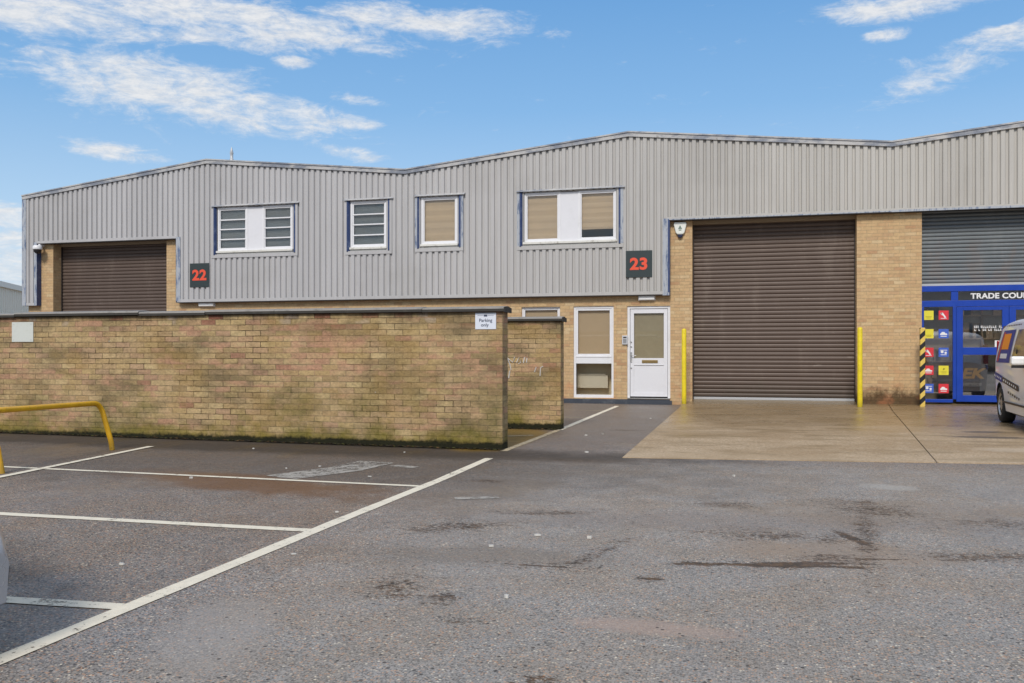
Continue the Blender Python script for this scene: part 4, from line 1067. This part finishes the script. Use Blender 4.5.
# car: bonnet end is the only part in frame
prof=[(0,.78),(.05,.95),(.30,1.28),(.75,1.44),(1.6,1.47),(2.15,1.40),(2.95,.96),(3.2,.88),(3.6,.74),(3.8,.60),(3.92,.52),(4.0,.45)]
L=4.0
car,hwc=vehicle('parked_car',L,1.70,.20,.90,prof,(.5,.8),silver,(.72,3.2),.30,.20,
 [('side',(.75,1.68,.95,1.28,.14,-.02,M['carglass'],'side_window')),('side',(1.76,2.78,.95,1.28,.03,-.42,M['carglass'],'side_window')),('screen',(2.22,2.92,.05,'windscreen')),('side',(3.66,3.985,.27,.335,0,0,M['black'],'lower_intake'))],
 'silver car in a parking bay with only its bumper corner in view','car',(0,0,0),0,
 [('headlamp',.52,3.66,.56,.14,.06,lamp_w),('tail_lamp',.70,.10,.86,.08,.12,lamp_r)])
MB().box(-.5,.5,L/2-.06,L/2-.01,.30,.40).build('grille',M['black'],car,bevel=.01)
MB().prism([(-.62,L/2-.20),(-.45,L/2-.03),(0,L/2+.03),(.45,L/2-.03),(.62,L/2-.20)],'z',.20,.27).build('splitter',M['black'],car,bevel=.01)
car.location=(-2.865-2.0,2.42,zg(-4)); car.rotation_euler=(0,0,-PI/2)

# ------------------------------------------------------------------ litter scraps
pts=[(-3.55,8.05,.03),(-4.35,8.6,.02),(-5.1,7.45,.025),(-4.6,8.35,.02),(-2.62,4.85,.03),(-1.35,5.75,.03),(-1.0,5.75,.025),(-1.55,5.35,.03),(-3.0,6.2,.02),(-3.42,4.35,.025),(-.15,9.0,.02),(-1.9,10.7,.04),(-1.75,16.5,.03),(-1.15,4.25,.02),(-5.9,9.9,.02),(-4.0,10.1,.018),(-2.3,12.9,.03),(-2.1,13.2,.025)]
lit=paint('litter_white',(.62,.60,.55),.7)
for i,(x,y_,s) in enumerate(pts):
    m=MB(); n=7; ring=[]
    for k in range(n):
        a=2*PI*k/n; rr=s*.48*random.uniform(.35,1.3); ring.append((rr*math.cos(a)*1.4,rr*math.sin(a)))
    b=MB(); b.prism(ring,'z',.001,.008+random.uniform(0,.01))
    o=b.build('litter_scrap',lit,None,(x,y_,zg(x)+.002)); tag(o,'small pale scrap of litter lying flat on the asphalt','litter','scraps of litter on the asphalt')

# dead leaves and grit gathered along the foot of the walls
random.seed(21); m=MB()
def chip(x,y_,s_,mi):
    a=random.uniform(0,2*PI); tl=random.uniform(-.5,.5); n=5
    m.face([(x+s_*random.uniform(.6,1.2)*math.cos(a+2*PI*k/n)*1.3,y_+s_*random.uniform(.6,1.2)*math.sin(a+2*PI*k/n),zg(x)+.006+s_*.5*(1+tl*math.sin(2*PI*k/n))) for k in range(n)],mi)
for i in range(2600):
    chip(random.uniform(-11.2,-2.93),YW-.006-abs(random.gauss(0,.045)),random.uniform(.006,.018),random.choice((0,0,0,1,2)))
for i in range(300):
    chip(random.uniform(-4.2,-2.9),13.79-abs(random.gauss(0,.05)),random.uniform(.008,.02),random.choice((0,0,1,2)))
o=m.build('leaf_litter',[paint('black_leaf',srgb(38,32,24),.8),paint('brown_leaf',srgb(92,66,38),.8),paint('mossy_leaf',srgb(86,86,36),.8)]); tag(o,'dark dead leaves and grit along the foot of the brick walls','leaf litter',None,'stuff')
# ------------------------------------------------------------------ neighbours
d=Vector((-.493,.904,0)).normalized(); P0=Vector((-38.6,39.4,0)); ang=math.atan2(d.y,d.x)
fb=empty('distant_warehouse',P0,ang); tag(fb,'pale ribbed warehouse far behind the left end of the terrace','warehouse')
# local +x runs away along the wall; cladding faces local -y
cladding(-14,26,lambda x:0,[],lambda x:4.75,0,M['cladcream'],'cladding',fb,pitch=.34,dep=.06)
B('fascia',paint('pale_fascia',(.88,.84,.74),.9),-14.1,26,-.12,.1,4.73,5.02,fb)
MB().prism([(.11,4.8),(9,6.0),(18,4.8),(18,0),(.11,0)],'x',-14,26).build('gable_block',M['cladcream'],fb)
op=empty('opposite_warehouse',(0,-20,0)); tag(op,'brick and grey industrial unit facing the terrace across the yard','industrial unit')
MB().box(-32,30,-.4,0,-.1,2.7).build_split('brick_wall',M['brick'],op); MB().box(-32,30,-18,-.41,-.1,6.0).build('block',M['clad'],op)
cladding(-32,30,lambda x:2.7,[],lambda x:6.0,.05,M['clad'],'cladding',op)
o=MB()
for xx in (-24,-12,0,12,24): o.box(xx-2,xx+2,.0,.03,0,2.69)
o.build('roller_shutter',M['shutter'],op)

# ------------------------------------------------------------------ sky, sun
SUN_EL=math.radians(42); SUN_AZ=math.radians(181)   # compass-like angle from +Y clockwise: behind the camera, a little left
W=NT('World',world=True); scene.world=W.m
sky=W.n('ShaderNodeTexSky'); sky.sky_type='NISHITA'; sky.sun_disc=False; sky.sun_elevation=SUN_EL; sky.sun_rotation=SUN_AZ
sky.air_density=1.0; sky.dust_density=.6; sky.ozone_density=1.6
D=W.t.nodes.new('ShaderNodeTexCoord').outputs['Generated']; s=W.sep(D)
az=W.math('MULTIPLY',W.math('ARCTAN2',s[0],s[1]),180/PI); el=W.math('MULTIPLY',W.math('ARCSINE',s[2]),180/PI)
q=W.comb(az,el,0)
warp=W.noise(W.scale(q,(.09,.2,1)),1.0,4,.6,color=True)
wv=W.sep(warp)
qa=W.math('ADD',az,W.math('MULTIPLY',W.math('SUBTRACT',wv[0],.5),3.0)); qe=W.math('ADD',el,W.math('MULTIPLY',W.math('SUBTRACT',wv[1],.5),1.2))
q2=W.comb(qa,qe,0)
n1=W.noise(W.scale(q2,(.30,.85,1),(0,0,0),(0,0,-.03)),1.0,8,.68,.5); n2=W.noise(W.scale(q2,(.9,2.6,1),(3,1,0),(0,0,-.05)),1.0,6,.7)
n1=W.math('MULTIPLY_ADD',W.math('SUBTRACT',n1,.5),1.7,.5); nn=W.math('ADD',W.math('MULTIPLY',n1,.65),W.math('MULTIPLY',n2,.35))
F_=901.0
def ae(x,y_):
    a=math.degrees(math.atan((x-512)/F_))-14.8; e=math.degrees(math.atan((353-y_)/math.hypot(F_,x-512))); return a,e
mask=None
for (x,y_,rx,ry,rot,st) in ((215,18,17,2.1,-.02,1.0),(60,14,8,1.6,0,1.0),(430,22,9,1.3,-.06,1.0),(330,38,5,1.0,-.05,.9),(150,85,9.5,2.3,-.05,1.05),(255,112,8,1.6,-.06,1.05),(110,66,3,.8,-.1,.9),(345,122,3,.5,0,.85),(110,150,4.2,.7,-.06,.95),(292,62,1.7,.45,0,.95),(355,153,2.8,.6,-.2,.9),(358,97,2.5,.5,-.03,.85),
        (890,9,6.0,1.0,0,1.08),(885,36,1.8,.5,0,.85),(965,58,7.5,1.5,.22,.72),(5,215,2.2,1.0,0,.95),(10,240,3.5,.8,0,.9),(1000,30,4,.6,.2,.75),(10,265,4,2.2,0,.9),(700,-60,20,2.5,0,1.0)):
    a,e=ae(x,y_); e_=W.scale(W.scale(W.comb(W.math('SUBTRACT',qa,a),W.math('SUBTRACT',qe,e),0),(1,1,1),(0,0,0),(0,0,-rot)),(1/rx,1/ry,0))
    l=W.t.nodes.new('ShaderNodeVectorMath'); l.operation='LENGTH'; W.set(l.inputs[0],e_)
    mm=W.math('MULTIPLY',W.smooth(l.outputs['Value'],1.25,.2),st)
    mask=mm if mask is None else W.math('MAXIMUM',mask,mm)
# elsewhere in the sky (overhead, behind) unseen broken cloud, added to whiten the light
oth=W.math('MULTIPLY',W.smooth(el,25,33),.85); back=W.math('MULTIPLY',W.smooth(s[1],.3,-.2),.85)
mask=W.math('MAXIMUM',mask,W.math('MAXIMUM',oth,back))
dens=W.smooth(W.math('ADD',nn,W.math('MULTIPLY',mask,.46)),.62,1.10)
grad=W.ramp(W.math('DIVIDE',el,30,clamp=True),[(0,(5.4,6.5,7.5)),(.25,(4.1,5.8,7.4)),(.5,(2.1,4.2,6.8)),(.75,(1.2,3.2,6.2)),(1,(.9,2.6,5.6))])
skyc=W.mix(.8,W.mix(1,sky.outputs[0],(.98,1.08,1.3),'MULTIPLY'),grad)
cl=W.mix(W.math('MULTIPLY',dens,.92),skyc,W.mix(W.smooth(n2,.35,.65),(6.2,6.4,6.7),(7.4,7.4,7.4)))
bg=W.n('ShaderNodeBackground'); W.set(bg.inputs[0],cl); bg.inputs[1].default_value=.10
scene.world.cycles.sampling_method='MANUAL'; scene.world.cycles.sample_map_resolution=256
wo=W.n('ShaderNodeOutputWorld'); W.t.links.new(bg.outputs[0],wo.inputs[0])
sl=bpy.data.lights.new('sun','SUN'); sl.energy=2.2; sl.angle=math.radians(14); sl.color=(1,.93,.84)
so=bpy.data.objects.new('sun',sl); COL.objects.link(so)
sd=Vector((math.sin(SUN_AZ)*math.cos(SUN_EL),math.cos(SUN_AZ)*math.cos(SUN_EL),math.sin(SUN_EL)))
so.rotation_euler=sd.to_track_quat('Z','Y').to_euler(); so.location=(0,-10,30)

# ------------------------------------------------------------------ camera
cam=bpy.data.cameras.new('camera'); co=bpy.data.objects.new('camera',cam); COL.objects.link(co)
co.location=(0,0,1.2); co.rotation_euler=(PI/2,0,math.radians(14.8))
cam.sensor_width=36; cam.lens=901/1024*36; cam.shift_y=11.5/1024; cam.clip_end=2000; cam.clip_start=.05
scene.camera=co
scene.view_settings.view_transform='Standard'; scene.view_settings.look='None'; scene.view_settings.gamma=1
scene.view_settings.exposure=.22
scene.render.resolution_x=1024; scene.render.resolution_y=683
scene.render.engine='CYCLES'
scene.cycles.max_bounces=4; scene.cycles.transparent_max_bounces=8
